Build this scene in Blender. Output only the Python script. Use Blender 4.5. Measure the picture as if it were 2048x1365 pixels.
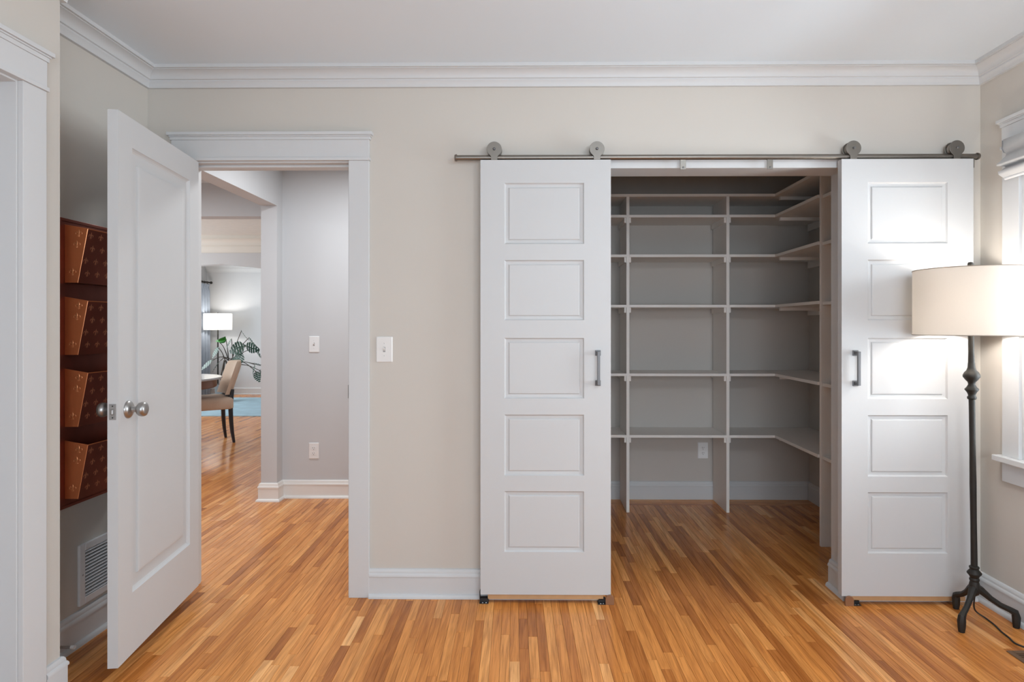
import bpy, math, random
from mathutils import Vector, Matrix
random.seed(7)
for o in list(bpy.data.objects): bpy.data.objects.remove(o)
SC = bpy.context.scene
COL = SC.collection
R = math.radians

# ------------------------------------------------------------------ camera
cam_d = bpy.data.cameras.new('camera'); cam = bpy.data.objects.new('camera', cam_d); COL.objects.link(cam)
cam.location = (0, 0, 1.307)
cam.rotation_euler = (R(90), 0, 0.0105)
cam_d.sensor_width = 36.0; cam_d.sensor_fit = 'HORIZONTAL'
cam_d.lens = 1242.0 / 2048.0 * 36.0
cam_d.shift_x = (1024.0 - 1055.0) / 2048.0
cam_d.shift_y = (654.0 - 682.5) / 2048.0
cam_d.clip_start = 0.05
SC.camera = cam
# ------------------------------------------------------------------ world, lights, exposure
w = bpy.data.worlds.new('world'); SC.world = w; w.use_nodes = True
bg = w.node_tree.nodes['Background']; bg.inputs[0].default_value = (0.93, 0.96, 1.0, 1); bg.inputs[1].default_value = 1.0
SC.view_settings.view_transform = 'Standard'; SC.view_settings.look = 'None'
SC.view_settings.gamma = 1.0; SC.view_settings.use_curve_mapping = False
SC.view_settings.exposure = 0.17
def area(name, loc, rot, sx, sy, power, col=(1, 1, 1), shape='RECTANGLE'):
    l = bpy.data.lights.new(name, 'AREA'); l.shape = shape; l.size = sx
    if shape == 'RECTANGLE': l.size_y = sy
    l.energy = power; l.color = col
    o = bpy.data.objects.new(name, l); COL.objects.link(o); o.location = loc; o.rotation_euler = rot
    return o
# daylight through the right window, added rear fill, ceiling lamps of room and hall
area('fill_rear', (0.5, -2.42, 1.45), (R(90), 0, 0), 2.6, 1.5, 96, (0.75, 0.88, 1.0))  # added unseen source that fills the room from behind the viewer
area('daylight_right', (2.42, 2.25, 1.35), (R(90), 0, R(90)), 0.85, 1.2, 46, (0.82, 0.92, 1.0))
area('ceiling_light_hall', (-1.15, 3.9, 2.50), (0, 0, 0), 0.30, 0.30, 15.5, (0.93, 0.97, 1.0), 'DISK')
area('ceiling_light_passage', (-3.3, 4.2, 2.50), (0, 0, 0), 0.4, 0.4, 22, (0.93, 0.97, 1.0), 'DISK')
area('daylight_dining', (-6.15, 7.2, 1.5), (R(90), 0, R(-90)), 1.8, 1.5, 50, (0.86, 0.94, 1.0))
area('daylight_living', (-6.15, 10.2, 1.5), (R(90), 0, R(-90)), 1.6, 1.5, 34, (0.86, 0.94, 1.0))

def point(name, loc, power, col, r):
    l = bpy.data.lights.new(name, 'POINT'); l.energy = power; l.color = col; l.shadow_soft_size = r
    o = bpy.data.objects.new(name, l); COL.objects.link(o); o.location = loc
point('ceiling_light_room', (1.05, 0.60, 2.26), 29, (0.84, 0.93, 1.0), 0.12)
# ------------------------------------------------------------------ materials
MATS = {}
def mat(name, col, rough=0.5, metal=0.0, spec=0.5, noise=0.0, nscale=8.0, bump=0.0, bscale=60.0, coat=0.0):
    m = bpy.data.materials.new(name); m.use_nodes = True
    nt = m.node_tree; b = nt.nodes['Principled BSDF']
    b.inputs['Base Color'].default_value = (*col, 1); b.inputs['Roughness'].default_value = rough
    b.inputs['Metallic'].default_value = metal; b.inputs['Specular IOR Level'].default_value = spec
    b.inputs['Coat Weight'].default_value = coat
    tc = nt.nodes.new('ShaderNodeTexCoord')
    if noise > 0:
        n = nt.nodes.new('ShaderNodeTexNoise'); n.inputs['Scale'].default_value = nscale; n.inputs['Detail'].default_value = 5
        nt.links.new(tc.outputs['Object'], n.inputs['Vector'])
        mx = nt.nodes.new('ShaderNodeMix'); mx.data_type = 'RGBA'
        mx.inputs[6].default_value = (*[max(0, c * (1 - noise)) for c in col], 1)
        mx.inputs[7].default_value = (*[min(1, c * (1 + noise)) for c in col], 1)
        nt.links.new(n.outputs['Fac'], mx.inputs[0]); nt.links.new(mx.outputs[2], b.inputs['Base Color'])
    if bump > 0:
        n2 = nt.nodes.new('ShaderNodeTexNoise'); n2.inputs['Scale'].default_value = bscale; n2.inputs['Detail'].default_value = 4
        nt.links.new(tc.outputs['Object'], n2.inputs['Vector'])
        bp = nt.nodes.new('ShaderNodeBump'); bp.inputs['Strength'].default_value = bump; bp.inputs['Distance'].default_value = 0.002
        nt.links.new(n2.outputs['Fac'], bp.inputs['Height']); nt.links.new(bp.outputs['Normal'], b.inputs['Normal'])
    MATS[name] = m
    return m
M_WALL = mat('beige wall paint', (0.598, 0.560, 0.510), 0.75, spec=0.3, noise=0.02, nscale=3, bump=0.05, bscale=220)
M_HALL = mat('grey hall paint', (0.61, 0.617, 0.63), 0.7, spec=0.3, noise=0.015, nscale=3)
M_CLOSET = mat('closet paint', (0.56, 0.52, 0.48), 0.7, spec=0.3, noise=0.02, nscale=3)
M_CEIL = mat('ceiling paint', (0.755, 0.825, 0.880), 0.85, spec=0.2, noise=0.012, nscale=2)
M_CEIL2 = mat('textured ceiling with lamplight tint', (0.74, 0.71, 0.66), 0.9, spec=0.2, noise=0.06, nscale=14, bump=0.5, bscale=30)  # cream tint carries the warm lamplight on these ceilings
M_TRIM = mat('white trim paint', (0.620, 0.624, 0.628), 0.45, spec=0.32, noise=0.01, nscale=4)
M_TRIMH = mat('warm white hall trim', (0.84, 0.82, 0.79), 0.4, spec=0.35, noise=0.01, nscale=4)
M_DOOR = mat('white door paint', (0.565, 0.568, 0.570), 0.45, spec=0.32, noise=0.01, nscale=4)
M_SHELF = mat('white shelf board', (0.86, 0.82, 0.78), 0.45, noise=0.015, nscale=5)
M_NICKEL = mat('brushed nickel', (0.25, 0.23, 0.205), 0.42, metal=1.0, noise=0.06, nscale=40)
M_STEEL = mat('satin knob metal', (0.40, 0.39, 0.38), 0.36, metal=1.0, noise=0.05, nscale=60)
M_PULL = mat('dark pewter pull', (0.17, 0.17, 0.175), 0.5, metal=0.8, noise=0.05, nscale=60)
M_IRON = mat('dark wrought iron', (0.026, 0.023, 0.019), 0.55, metal=0.35, spec=0.5, noise=0.35, nscale=30, bump=0.5, bscale=70)
M_BRONZE = mat('bronze plastic', (0.27, 0.125, 0.06), 0.45, noise=0.05, nscale=30)
M_BLACK = mat('black metal', (0.012, 0.012, 0.013), 0.45, noise=0.1, nscale=30)
M_COPPERLIT = mat('antique copper', (0.78, 0.245, 0.095), 0.36, metal=0.5, noise=0.25, nscale=9)  # pocket sides: light falling on them is put into the colour
M_COPPERD = mat('dark reddish copper with shade', (0.26, 0.062, 0.036), 0.36, metal=0.4, noise=0.45, nscale=7)  # pocket fronts use this darker copy, their shade put into the colour
M_COPPERF = mat('raised copper highlight', (0.90, 0.36, 0.16), 0.33, metal=0.7, noise=0.15, nscale=30)  # same copper lightened, highlight on the relief put into the colour
M_COPPERDF = mat('raised dark copper highlight', (0.75, 0.30, 0.17), 0.34, metal=0.7, noise=0.2, nscale=30)  # lighter copy for relief on the fronts, highlight painted in
M_PLATE = mat('white plastic plate', (0.78, 0.765, 0.745), 0.35, noise=0.01, nscale=10)
M_PLATEH = mat('bright white plastic plate', (0.85, 0.85, 0.85), 0.3, noise=0.01, nscale=10)
M_SLOT = mat('dark slot', (0.03, 0.03, 0.03), 0.7, noise=0.1)
M_GRILLE = mat('white grille enamel', (0.74, 0.74, 0.75), 0.4, noise=0.02)
M_REG = mat('brown floor register', (0.20, 0.115, 0.065), 0.4, metal=0.4, noise=0.1, nscale=20)
M_RAWWOOD = mat('raw door edge wood', (0.50, 0.29, 0.14), 0.6, noise=0.15, nscale=25)
M_SUB = mat('subfloor', (0.10, 0.05, 0.025), 0.9, noise=0.1)
M_FABRIC = mat('roman shade fabric', (0.78, 0.78, 0.785), 0.85, spec=0.2, noise=0.02, nscale=30, bump=0.2, bscale=300)
M_LINEN = mat('tan linen upholstery', (0.60, 0.47, 0.37), 0.9, spec=0.2, noise=0.06, nscale=60, bump=0.3, bscale=300)
M_EBONY = mat('ebony stained wood', (0.014, 0.016, 0.022), 0.35, noise=0.15, nscale=20)
M_WALNUT = mat('brown walnut', (0.18, 0.075, 0.038), 0.35, noise=0.25, nscale=12)
M_STONE = mat('grey stone tabletop', (0.42, 0.43, 0.45), 0.2, noise=0.12, nscale=12)
M_LEAF = mat('deep green leaf', (0.012, 0.055, 0.030), 0.5, noise=0.35, nscale=8)
M_LEAFB = mat('fresh green leaf', (0.04, 0.21, 0.03), 0.5, noise=0.2, nscale=8)
M_STEM = mat('brown plant stem', (0.075, 0.055, 0.040), 0.6, noise=0.2, nscale=30)
M_POT = mat('grey pot', (0.22, 0.22, 0.22), 0.5, noise=0.08, nscale=10)
M_CURTAIN = mat('slate blue curtain', (0.30, 0.34, 0.40), 0.85, spec=0.2, noise=0.12, nscale=20)
M_RUG = mat('pale blue rug', (0.36, 0.50, 0.58), 0.95, spec=0.1, noise=0.28, nscale=5, bump=0.6, bscale=120)
M_SCONE = mat('antique white bin', (0.80, 0.76, 0.73), 0.4, noise=0.02)
M_CORD = mat('black cord', (0.012, 0.011, 0.010), 0.5, noise=0.1)
def shade_mat(name, col, trans):
    m = bpy.data.materials.new(name); m.use_nodes = True; nt = m.node_tree
    out = nt.nodes['Material Output']; nt.nodes.remove(nt.nodes['Principled BSDF'])
    d = nt.nodes.new('ShaderNodeBsdfDiffuse'); t = nt.nodes.new('ShaderNodeBsdfTranslucent'); mx = nt.nodes.new('ShaderNodeMixShader')
    tc = nt.nodes.new('ShaderNodeTexCoord'); wv = nt.nodes.new('ShaderNodeTexNoise'); mp = nt.nodes.new('ShaderNodeMapping')
    mp.inputs['Scale'].default_value = (60, 60, 400)
    nt.links.new(tc.outputs['Object'], mp.inputs['Vector']); nt.links.new(mp.outputs['Vector'], wv.inputs['Vector'])
    cm = nt.nodes.new('ShaderNodeMix'); cm.data_type = 'RGBA'
    cm.inputs[6].default_value = (*[c * 0.94 for c in col], 1); cm.inputs[7].default_value = (*[min(1, c * 1.05) for c in col], 1)
    nt.links.new(wv.outputs['Fac'], cm.inputs[0]); nt.links.new(cm.outputs[2], d.inputs['Color']); nt.links.new(cm.outputs[2], t.inputs['Color'])
    mx.inputs[0].default_value = trans
    nt.links.new(d.outputs[0], mx.inputs[1]); nt.links.new(t.outputs[0], mx.inputs[2]); nt.links.new(mx.outputs[0], out.inputs['Surface'])
    return m
M_SHADE = shade_mat('oatmeal linen lampshade', (0.66, 0.595, 0.52), 0.11)
M_SHADE2 = shade_mat('white lampshade', (0.88, 0.86, 0.82), 0.45)
def glass_mat():
    m = bpy.data.materials.new('window glass'); m.use_nodes = True; nt = m.node_tree
    out = nt.nodes['Material Output']; nt.nodes.remove(nt.nodes['Principled BSDF'])
    t = nt.nodes.new('ShaderNodeBsdfTransparent'); g = nt.nodes.new('ShaderNodeBsdfGlossy'); g.inputs['Roughness'].default_value = 0.02
    fr = nt.nodes.new('ShaderNodeFresnel'); fr.inputs['IOR'].default_value = 1.45
    mx = nt.nodes.new('ShaderNodeMixShader'); nt.links.new(fr.outputs[0], mx.inputs[0])
    nt.links.new(t.outputs[0], mx.inputs[1]); nt.links.new(g.outputs[0], mx.inputs[2]); nt.links.new(mx.outputs[0], out.inputs['Surface'])
    return m
M_GLASS = glass_mat()
def bulb_mat(name, col, s):
    m = bpy.data.materials.new(name); m.use_nodes = True; b = m.node_tree.nodes['Principled BSDF']
    b.inputs['Base Color'].default_value = (0.9, 0.88, 0.82, 1)
    b.inputs['Emission Color'].default_value = (*col, 1); b.inputs['Emission Strength'].default_value = s
    return m
M_BULB = bulb_mat('lit bulb', (1.0, 0.9, 0.75), 6.0)
def oak_mat(name, sx, sy):
    m = bpy.data.materials.new(name); m.use_nodes = True; nt = m.node_tree; b = nt.nodes['Principled BSDF']; L = nt.links
    tc = nt.nodes.new('ShaderNodeTexCoord')
    tone = nt.nodes.new('ShaderNodeAttribute'); tone.attribute_name = 'tone'
    seed = nt.nodes.new('ShaderNodeAttribute'); seed.attribute_name = 'seed'
    mul = nt.nodes.new('ShaderNodeMath'); mul.operation = 'MULTIPLY'; mul.inputs[1].default_value = 37.0
    L.new(seed.outputs['Fac'], mul.inputs[0])
    cx = nt.nodes.new('ShaderNodeCombineXYZ'); L.new(mul.outputs[0], cx.inputs[0]); L.new(mul.outputs[0], cx.inputs[1]); L.new(mul.outputs[0], cx.inputs[2])
    add = nt.nodes.new('ShaderNodeVectorMath'); add.operation = 'ADD'
    L.new(tc.outputs['Object'], add.inputs[0]); L.new(cx.outputs[0], add.inputs[1])
    mp = nt.nodes.new('ShaderNodeMapping'); mp.inputs['Scale'].default_value = (sx, sy, 1); L.new(add.outputs[0], mp.inputs['Vector'])
    n1 = nt.nodes.new('ShaderNodeTexNoise'); n1.inputs['Scale'].default_value = 1.0; n1.inputs['Detail'].default_value = 6; n1.inputs['Distortion'].default_value = 0.7
    L.new(mp.outputs[0], n1.inputs['Vector'])
    mp2 = nt.nodes.new('ShaderNodeMapping'); mp2.inputs['Scale'].default_value = (sx * 4.5, sy * 2.2, 1); L.new(add.outputs[0], mp2.inputs['Vector'])
    n2 = nt.nodes.new('ShaderNodeTexNoise'); n2.inputs['Scale'].default_value = 1.0; n2.inputs['Detail'].default_value = 4; L.new(mp2.outputs[0], n2.inputs['Vector'])
    ramp = nt.nodes.new('ShaderNodeValToRGB'); e = ramp.color_ramp.elements
    e[0].position = 0.0; e[0].color = (0.42, 0.138, 0.030, 1)
    e[1].position = 1.0; e[1].color = (0.94, 0.485, 0.185, 1)
    for p, c in ((0.25, (0.575, 0.205, 0.046, 1)), (0.5, (0.72, 0.280, 0.068, 1)), (0.78, (0.83, 0.365, 0.105, 1))):
        q = e.new(p); q.color = c
    L.new(tone.outputs['Fac'], ramp.inputs[0])
    r2 = nt.nodes.new('ShaderNodeValToRGB'); r2.color_ramp.elements[0].position = 0.32; r2.color_ramp.elements[0].color = (0.60, 0.52, 0.45, 1)
    r2.color_ramp.elements[1].position = 0.62; r2.color_ramp.elements[1].color = (1.06, 1.06, 1.06, 1); L.new(n1.outputs['Fac'], r2.inputs[0])
    r3 = nt.nodes.new('ShaderNodeValToRGB'); r3.color_ramp.elements[0].position = 0.36; r3.color_ramp.elements[0].color = (0.70, 0.64, 0.58, 1)
    r3.color_ramp.elements[1].position = 0.52; r3.color_ramp.elements[1].color = (1, 1, 1, 1); L.new(n2.outputs['Fac'], r3.inputs[0])
    m1 = nt.nodes.new('ShaderNodeMix'); m1.data_type = 'RGBA'; m1.blend_type = 'MULTIPLY'; m1.inputs[0].default_value = 0.75
    L.new(ramp.outputs[0], m1.inputs[6]); L.new(r2.outputs[0], m1.inputs[7])
    m2 = nt.nodes.new('ShaderNodeMix'); m2.data_type = 'RGBA'; m2.blend_type = 'MULTIPLY'; m2.inputs[0].default_value = 0.65
    L.new(m1.outputs[2], m2.inputs[6]); L.new(r3.outputs[0], m2.inputs[7]); L.new(m2.outputs[2], b.inputs['Base Color'])
    b.inputs['Roughness'].default_value = 0.20; b.inputs['Specular IOR Level'].default_value = 0.28
    bp = nt.nodes.new('ShaderNodeBump'); bp.inputs['Strength'].default_value = 0.06; bp.inputs['Distance'].default_value = 0.001
    L.new(n2.outputs['Fac'], bp.inputs['Height']); L.new(bp.outputs[0], b.inputs['Normal'])
    return m
M_OAK = oak_mat('honey oak strip', 55.0, 3.0)
M_OAKX = oak_mat('honey oak border strip', 3.0, 55.0)

# ------------------------------------------------------------------ mesh helpers
class MB:
    def __init__(s): s.v = []; s.f = []
    def add(s, vs, fs):
        n = len(s.v); s.v += [tuple(p) for p in vs]; s.f += [tuple(i + n for i in f) for f in fs]; return s
    def box(s, x0, x1, y0, y1, z0, z1):
        return s.add([(x0,y0,z0),(x1,y0,z0),(x1,y1,z0),(x0,y1,z0),(x0,y0,z1),(x1,y0,z1),(x1,y1,z1),(x0,y1,z1)],
                     [(0,3,2,1),(4,5,6,7),(0,1,5,4),(1,2,6,5),(2,3,7,6),(3,0,4,7)])
    def tube(s, path, radii, n=12, caps=True, flat=1.0, up=None):
        P = [Vector(p) for p in path]; rings = []
        if not hasattr(radii, '__len__'): radii = [radii] * len(P)
        ref = None
        for i, p in enumerate(P):
            d = (P[min(i + 1, len(P) - 1)] - P[max(i - 1, 0)]).normalized()
            if ref is None:
                u = Vector(up) if up else (Vector((0, 0, 1)) if abs(d.z) < 0.9 else Vector((1, 0, 0)))
            else: u = ref
            a = d.cross(u); a.normalize(); b = a.cross(d); b.normalize(); ref = b
            rings.append([p + (a * math.cos(2 * math.pi * k / n) + b * math.sin(2 * math.pi * k / n) * flat) * max(radii[i], 1e-5) for k in range(n)])
        vs = [q for r in rings for q in r]; fs = []
        for i in range(len(P) - 1):
            for k in range(n):
                fs.append((i*n+k, i*n+(k+1)%n, (i+1)*n+(k+1)%n, (i+1)*n+k))
        if caps: fs.append(tuple(range(n-1, -1, -1))); fs.append(tuple((len(P)-1)*n+k for k in range(n)))
        return s.add(vs, fs)
    def lathe(s, prof, c=(0,0,0), axis='Z', n=32):
        # prof: (radius, height) along the axis
        o = Vector(c); vs = []; fs = []
        for r, h in prof:
            for k in range(n):
                a = 2 * math.pi * k / n; x, y = r * math.cos(a), r * math.sin(a)
                q = {'Z': (x, y, h), 'Y': (x, h, -y), 'X': (h, x, y)}[axis]; vs.append(o + Vector(q))
        for i in range(len(prof) - 1):
            for k in range(n): fs.append((i*n+k, i*n+(k+1)%n, (i+1)*n+(k+1)%n, (i+1)*n+k))
        if prof[0][0] > 1e-4: fs.append(tuple(range(n-1, -1, -1)))
        if prof[-1][0] > 1e-4: fs.append(tuple((len(prof)-1)*n+k for k in range(n)))
        return s.add(vs, fs)
    def prism(s, poly, axis, a, b):
        n = len(poly)
        def P(p, t):
            return {'X': (t, p[0], p[1]), 'Y': (p[0], t, p[1]), 'Z': (p[0], p[1], t)}[axis]
        vs = [P(p, a) for p in poly] + [P(p, b) for p in poly]
        fs = [tuple(range(n-1, -1, -1)), tuple(range(n, 2*n))] + [(i, (i+1)%n, n+(i+1)%n, n+i) for i in range(n)]
        return s.add(vs, fs)
    def strip(s, prof, p0, n0, p1, n1):
        # a trim profile (offset, z) swept from p0 to p1, offset along n0 / n1 (mitred)
        n = len(prof)
        vs = [(p0[0]+n0[0]*o, p0[1]+n0[1]*o, z) for o, z in prof] + [(p1[0]+n1[0]*o, p1[1]+n1[1]*o, z) for o, z in prof]
        fs = [tuple(range(n)), tuple(range(2*n-1, n-1, -1))] + [(i, n+i, n+(i+1)%n, (i+1)%n) for i in range(n)]
        return s.add(vs, fs)
    def loops(s, x0, x1, z0, z1, prof, y=0.0, sgn=1.0):
        # nested rectangles in the XZ plane; prof: (inset, depth)
        n = len(s.v); k = len(prof)
        for ins, dep in prof:
            yy = y + dep * sgn
            s.v += [(x0+ins, yy, z0+ins), (x1-ins, yy, z0+ins), (x1-ins, yy, z1-ins), (x0+ins, yy, z1-ins)]
        for i in range(k - 1):
            for j in range(4):
                a = n+i*4+j; b = n+i*4+(j+1)%4; q = (a, b, b+4, a+4)
                s.f.append(q if sgn > 0 else q[::-1])
        q = tuple(n+(k-1)*4+j for j in range(4)); s.f.append(q if sgn > 0 else q[::-1])
        return s
    def build(s, name, m, parent=None, smooth=None, bevel=0.0, seg=2, fix=False):
        me = bpy.data.meshes.new(name); me.from_pydata(s.v, [], s.f)
        if fix:
            import bmesh
            bm = bmesh.new(); bm.from_mesh(me); bmesh.ops.recalc_face_normals(bm, faces=bm.faces); bm.to_mesh(me); bm.free()
        me.materials.append(m)
        if smooth is not None:
            me.polygons.foreach_set('use_smooth', [True] * len(me.polygons)); me.set_sharp_from_angle(angle=R(smooth))
        me.update()
        o = bpy.data.objects.new(name, me); COL.objects.link(o)
        if parent: o.parent = parent
        if bevel > 0:
            b = o.modifiers.new('bevel', 'BEVEL'); b.width = bevel; b.segments = seg; b.limit_method = 'ANGLE'; b.angle_limit = R(40)
        return o
def empty(name, loc=(0, 0, 0), rz=0.0):
    o = bpy.data.objects.new(name, None); COL.objects.link(o); o.location = loc; o.rotation_euler = (0, 0, rz); o.empty_display_size = 0.05
    return o
def tag(o, label, cat, group=None, kind=None):
    o['label'] = label; o['category'] = cat
    if group: o['group'] = group
    if kind: o['kind'] = kind
    return o
def struct(o, label=None, cat=None):
    o['kind'] = 'structure'
    if label: o['label'] = label
    if cat: o['category'] = cat
    return o
def box(name, m, x0, x1, y0, y1, z0, z1, parent=None, bevel=0.0):
    return MB().box(x0, x1, y0, y1, z0, z1).build(name, m, parent, bevel=bevel)

# ------------------------------------------------------------------ key dimensions (metres)
YW = 3.0; YW2 = 3.15                 # wall with the doorway and closet, front and back face
XL = -1.878; XR = 2.14               # side walls
XJ = -1.68; YJ = 2.183               # the nearer left wall steps in
YR = -2.2                            # wall behind the camera
ZC = 2.55                            # ceiling
HX0, HX1, HZ = -1.700, -0.899, 2.103 # hall doorway
CX0, CX1, CZ = 0.30, 1.50, 2.069     # closet opening
YB = 4.72; XCL, XCR = -0.25, 2.08    # closet back and sides
YH = 4.73                            # hall back wall

# ------------------------------------------------------------------ shell
fl = struct(box('floor', M_SUB, -6.5, 2.4, -2.4, 12.1, -0.10, -0.012), 'honey oak strip floor running away from the camera', 'floor')
b = MB()
b.box(XL - 0.12, HX0 - 0.02, YW, YW + 0.075, 0, ZC).box(HX0 - 0.02, HX1 + 0.02, YW, YW + 0.075, HZ + 0.02, ZC)
b.box(HX1 + 0.02, CX0 - 0.01, YW, YW + 0.075, 0, ZC).box(CX0 - 0.01, CX1 + 0.01, YW, YW + 0.075, CZ + 0.01, ZC).box(CX1 + 0.01, XR + 0.12, YW, YW + 0.075, 0, ZC)
struct(b.build('wall_back', M_WALL), 'beige back wall with doorway and wide closet opening', 'wall')
b = MB()
b.box(-2.2, HX0 - 0.02, YW + 0.075, YW2, 0, ZC).box(HX0 - 0.02, HX1 + 0.02, YW + 0.075, YW2, HZ + 0.02, ZC).box(HX1 + 0.02, -0.33, YW + 0.075, YW2, 0, ZC)
struct(b.build('wall_hall_front', M_HALL), 'grey hall side of the doorway wall', 'wall')
b = MB()
b.box(-0.33, CX0 - 0.01, YW + 0.075, YW2, 0, ZC).box(CX0 - 0.01, CX1 + 0.01, YW + 0.075, YW2, CZ + 0.01, ZC).box(CX1 + 0.01, XCR + 0.12, YW + 0.075, YW2, 0, ZC)
struct(b.build('wall_closet_front', M_CLOSET), 'inner face of the closet front wall', 'wall')
struct(box('wall_left', M_WALL, XL - 0.12, XL, YJ, YW, 0, ZC), 'recessed beige left wall behind the open door', 'wall')
# near left wall with its own doorway
DY0, DY1 = 1.20, 1.997
b = MB().box(XJ - 0.12, XJ, DY1 + 0.02, YJ, 0, ZC).box(XJ - 0.12, XJ, DY0 - 0.02, DY1 + 0.02, HZ + 0.02, ZC).box(XJ - 0.12, XJ, YR, DY0 - 0.02, 0, ZC).box(XL - 0.12, XJ - 0.12, YJ - 0.12, YJ, 0, ZC)
struct(b.build('wall_left_near', M_WALL), 'beige near left wall stepping into the room with white casing', 'wall')
# right wall with window
WY0, WY1, WZ0, WZ1 = 1.78, 2.735, 0.72, 2.10
b = MB().box(XR, XR + 0.14, WY1, YW, 0, ZC).box(XR, XR + 0.14, YR, WY0, 0, ZC).box(XR, XR + 0.14, WY0, WY1, 0, WZ0).box(XR, XR + 0.14, WY0, WY1, WZ1, ZC)
struct(b.build('wall_right', M_WALL), 'beige right wall with a white trimmed window', 'wall')
b = MB().box(-1.79, -0.8, YR - 0.14, YR, 0, ZC).box(1.8, XR + 0.14, YR - 0.14, YR, 0, ZC).box(-0.8, 1.8, YR - 0.14, YR, 0, 0.7).box(-0.8, 1.8, YR - 0.14, YR, 2.2, ZC)
struct(b.build('wall_rear', M_WALL), 'beige wall behind the viewer with an added unseen window for fill light', 'wall')
struct(box('ceiling', M_CEIL, XL - 0.12, XR + 0.14, YR - 0.14, YW + 0.075, ZC, ZC + 0.08), 'flat white ceiling of the room', 'ceiling')
# closet shell
struct(box('wall_closet_back', M_CLOSET, XCL - 0.1, XCR + 0.12, YB, YB + 0.1, 0, ZC), 'grey back wall of the closet behind the shelves', 'wall')
struct(box('wall_closet_right', M_CLOSET, XCR, XCR + 0.12, YW2, YB, 0, ZC), 'grey right wall of the closet', 'wall')
struct(box('wall_closet_left', M_CLOSET, XCL - 0.08, XCL, YW2, YB, 0, ZC), 'grey left wall of the closet', 'wall')
struct(box('ceiling_closet', M_CEIL, XCL - 0.08, XCR + 0.12, YW + 0.075, YB + 0.1, ZC, ZC + 0.08), 'closet ceiling above the top shelf', 'ceiling')
# hall shell
struct(box('wall_hall_back', M_HALL, -1.925, XCL - 0.1, YH, YH + 0.12, 0, ZC), 'grey hall wall with switch and outlet', 'wall')
b = MB().box(-2.045, -1.925, 4.63, 4.85, 0, ZC).box(-2.045, -1.925, YW2, 3.22, 0, ZC).box(-2.045, -1.925, 3.22, 4.63, 2.215, ZC)
struct(b.build('wall_hall_left', M_HALL), 'grey hall wall with a wide cased opening and header', 'wall')
struct(box('ceiling_hall', M_CEIL, -6.45, XCL - 0.08, YW + 0.075, 5.48, ZC, ZC + 0.08), 'white ceiling of hall and passage', 'ceiling')
# rooms beyond
struct(box('wall_passage_front', M_HALL, -6.45, -2.2, YW, YW2, 0, ZC), 'grey wall of the passage', 'wall')
b = MB().box(-6.45, -2.25, 5.34, 5.48, 2.262, ZC).box(-2.10, -1.925, 4.85, 5.34, 0, ZC).box(-2.25, -1.925, 5.34, 5.48, 0, ZC)
struct(b.build('wall_passage_header', M_HALL), 'grey header beam over the opening into the dining room', 'wall')
struct(box('ceiling_dining', M_CEIL2, -6.45, -2.3, 5.48, 8.5, ZC, ZC + 0.08), 'textured dining room ceiling tinted cream for lamplight', 'ceiling')
struct(box('wall_dining_right', M_HALL, -2.36, -2.24, 5.48, 12.0, 0, ZC), 'grey right wall of the dining room', 'wall')
hd = MB()
hd.prism([(-6.35, ZC), (-6.35, 2.06), (-4.29, 2.172), (-2.42, 1.98), (-2.42, ZC)], 'Y', 8.5, 8.64)
struct(hd.build('wall_living_header', M_HALL, fix=True), 'grey header with a shallow peak before the far room', 'wall')
struct(box('ceiling_living', M_CEIL2, -6.45, -2.3, 8.5, 12.1, ZC, ZC + 0.08), 'far room ceiling tinted cream for lamplight', 'ceiling')
struct(box('wall_far', M_HALL, -6.45, -2.3, 11.95, 12.07, 0, ZC), 'pale grey far wall behind lamp and plant', 'wall')
b = MB().box(-6.45, -6.33, YW2, 6.2, 0, ZC).box(-6.45, -6.33, 8.2, 9.3, 0, ZC).box(-6.45, -6.33, 11.2, 12.07, 0, ZC)
for y0, y1 in ((6.2, 8.2), (9.3, 11.2)): b.box(-6.45, -6.33, y0, y1, 0, 0.6).box(-6.45, -6.33, y0, y1, 2.3, ZC)
struct(b.build('wall_far_left', M_HALL), 'grey left wall of the far rooms with windows', 'wall')

# ------------------------------------------------------------------ oak strip floor
PW = 0.0385; SKEW = 0.033            # the strips run about two degrees off the wall
def plank_mesh(b, x0, x1, y0, y1, g=0.0004, c=0.0009, top=0.0, bot=-0.012, sk=0.0):
    a0, a1, b0, b1 = x0 + g, x1 - g, y0 + g, y1 - g
    vs = [(a0,b0,bot),(a1,b0,bot),(a1,b1,bot),(a0,b1,bot),(a0,b0,top-c*.7),(a1,b0,top-c*.7),(a1,b1,top-c*.7),(a0,b1,top-c*.7),
          (a0+c,b0+c,top),(a1-c,b0+c,top),(a1-c,b1-c,top),(a0+c,b1-c,top)]
    fs = [(0,1,5,4),(1,2,6,5),(2,3,7,6),(3,0,4,7),(4,5,9,8),(5,6,10,9),(6,7,11,10),(7,4,8,11),(8,9,10,11)]
    b.add([(x - sk * (y - 2.8), y, z) for x, y, z in vs], fs)
CPS, SPS = math.cos(0.0105), math.sin(0.0105)
def project(x, y):
    d = y * CPS - x * SPS
    if d < 0.3: return None
    return 1055 + 1242 * (x * CPS + y * SPS) / d, 654 + 1242 * 1.307 / d, d
planks = []
def rowfill(x0, x1, ya, yb, border=False):
    y = ya - random.uniform(0, 0.5)
    while y < yb:
        ln = random.choice((0.28, 0.38, 0.5, 0.62, 0.75, 0.9, 1.1)) * random.uniform(0.85, 1.15)
        a, c = max(y, ya), min(y + ln, yb)
        if c - a > 0.02: planks.append((x0, x1, a, c))
        y += ln
nrow = int((2.4 + 6.5) / PW)
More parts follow.
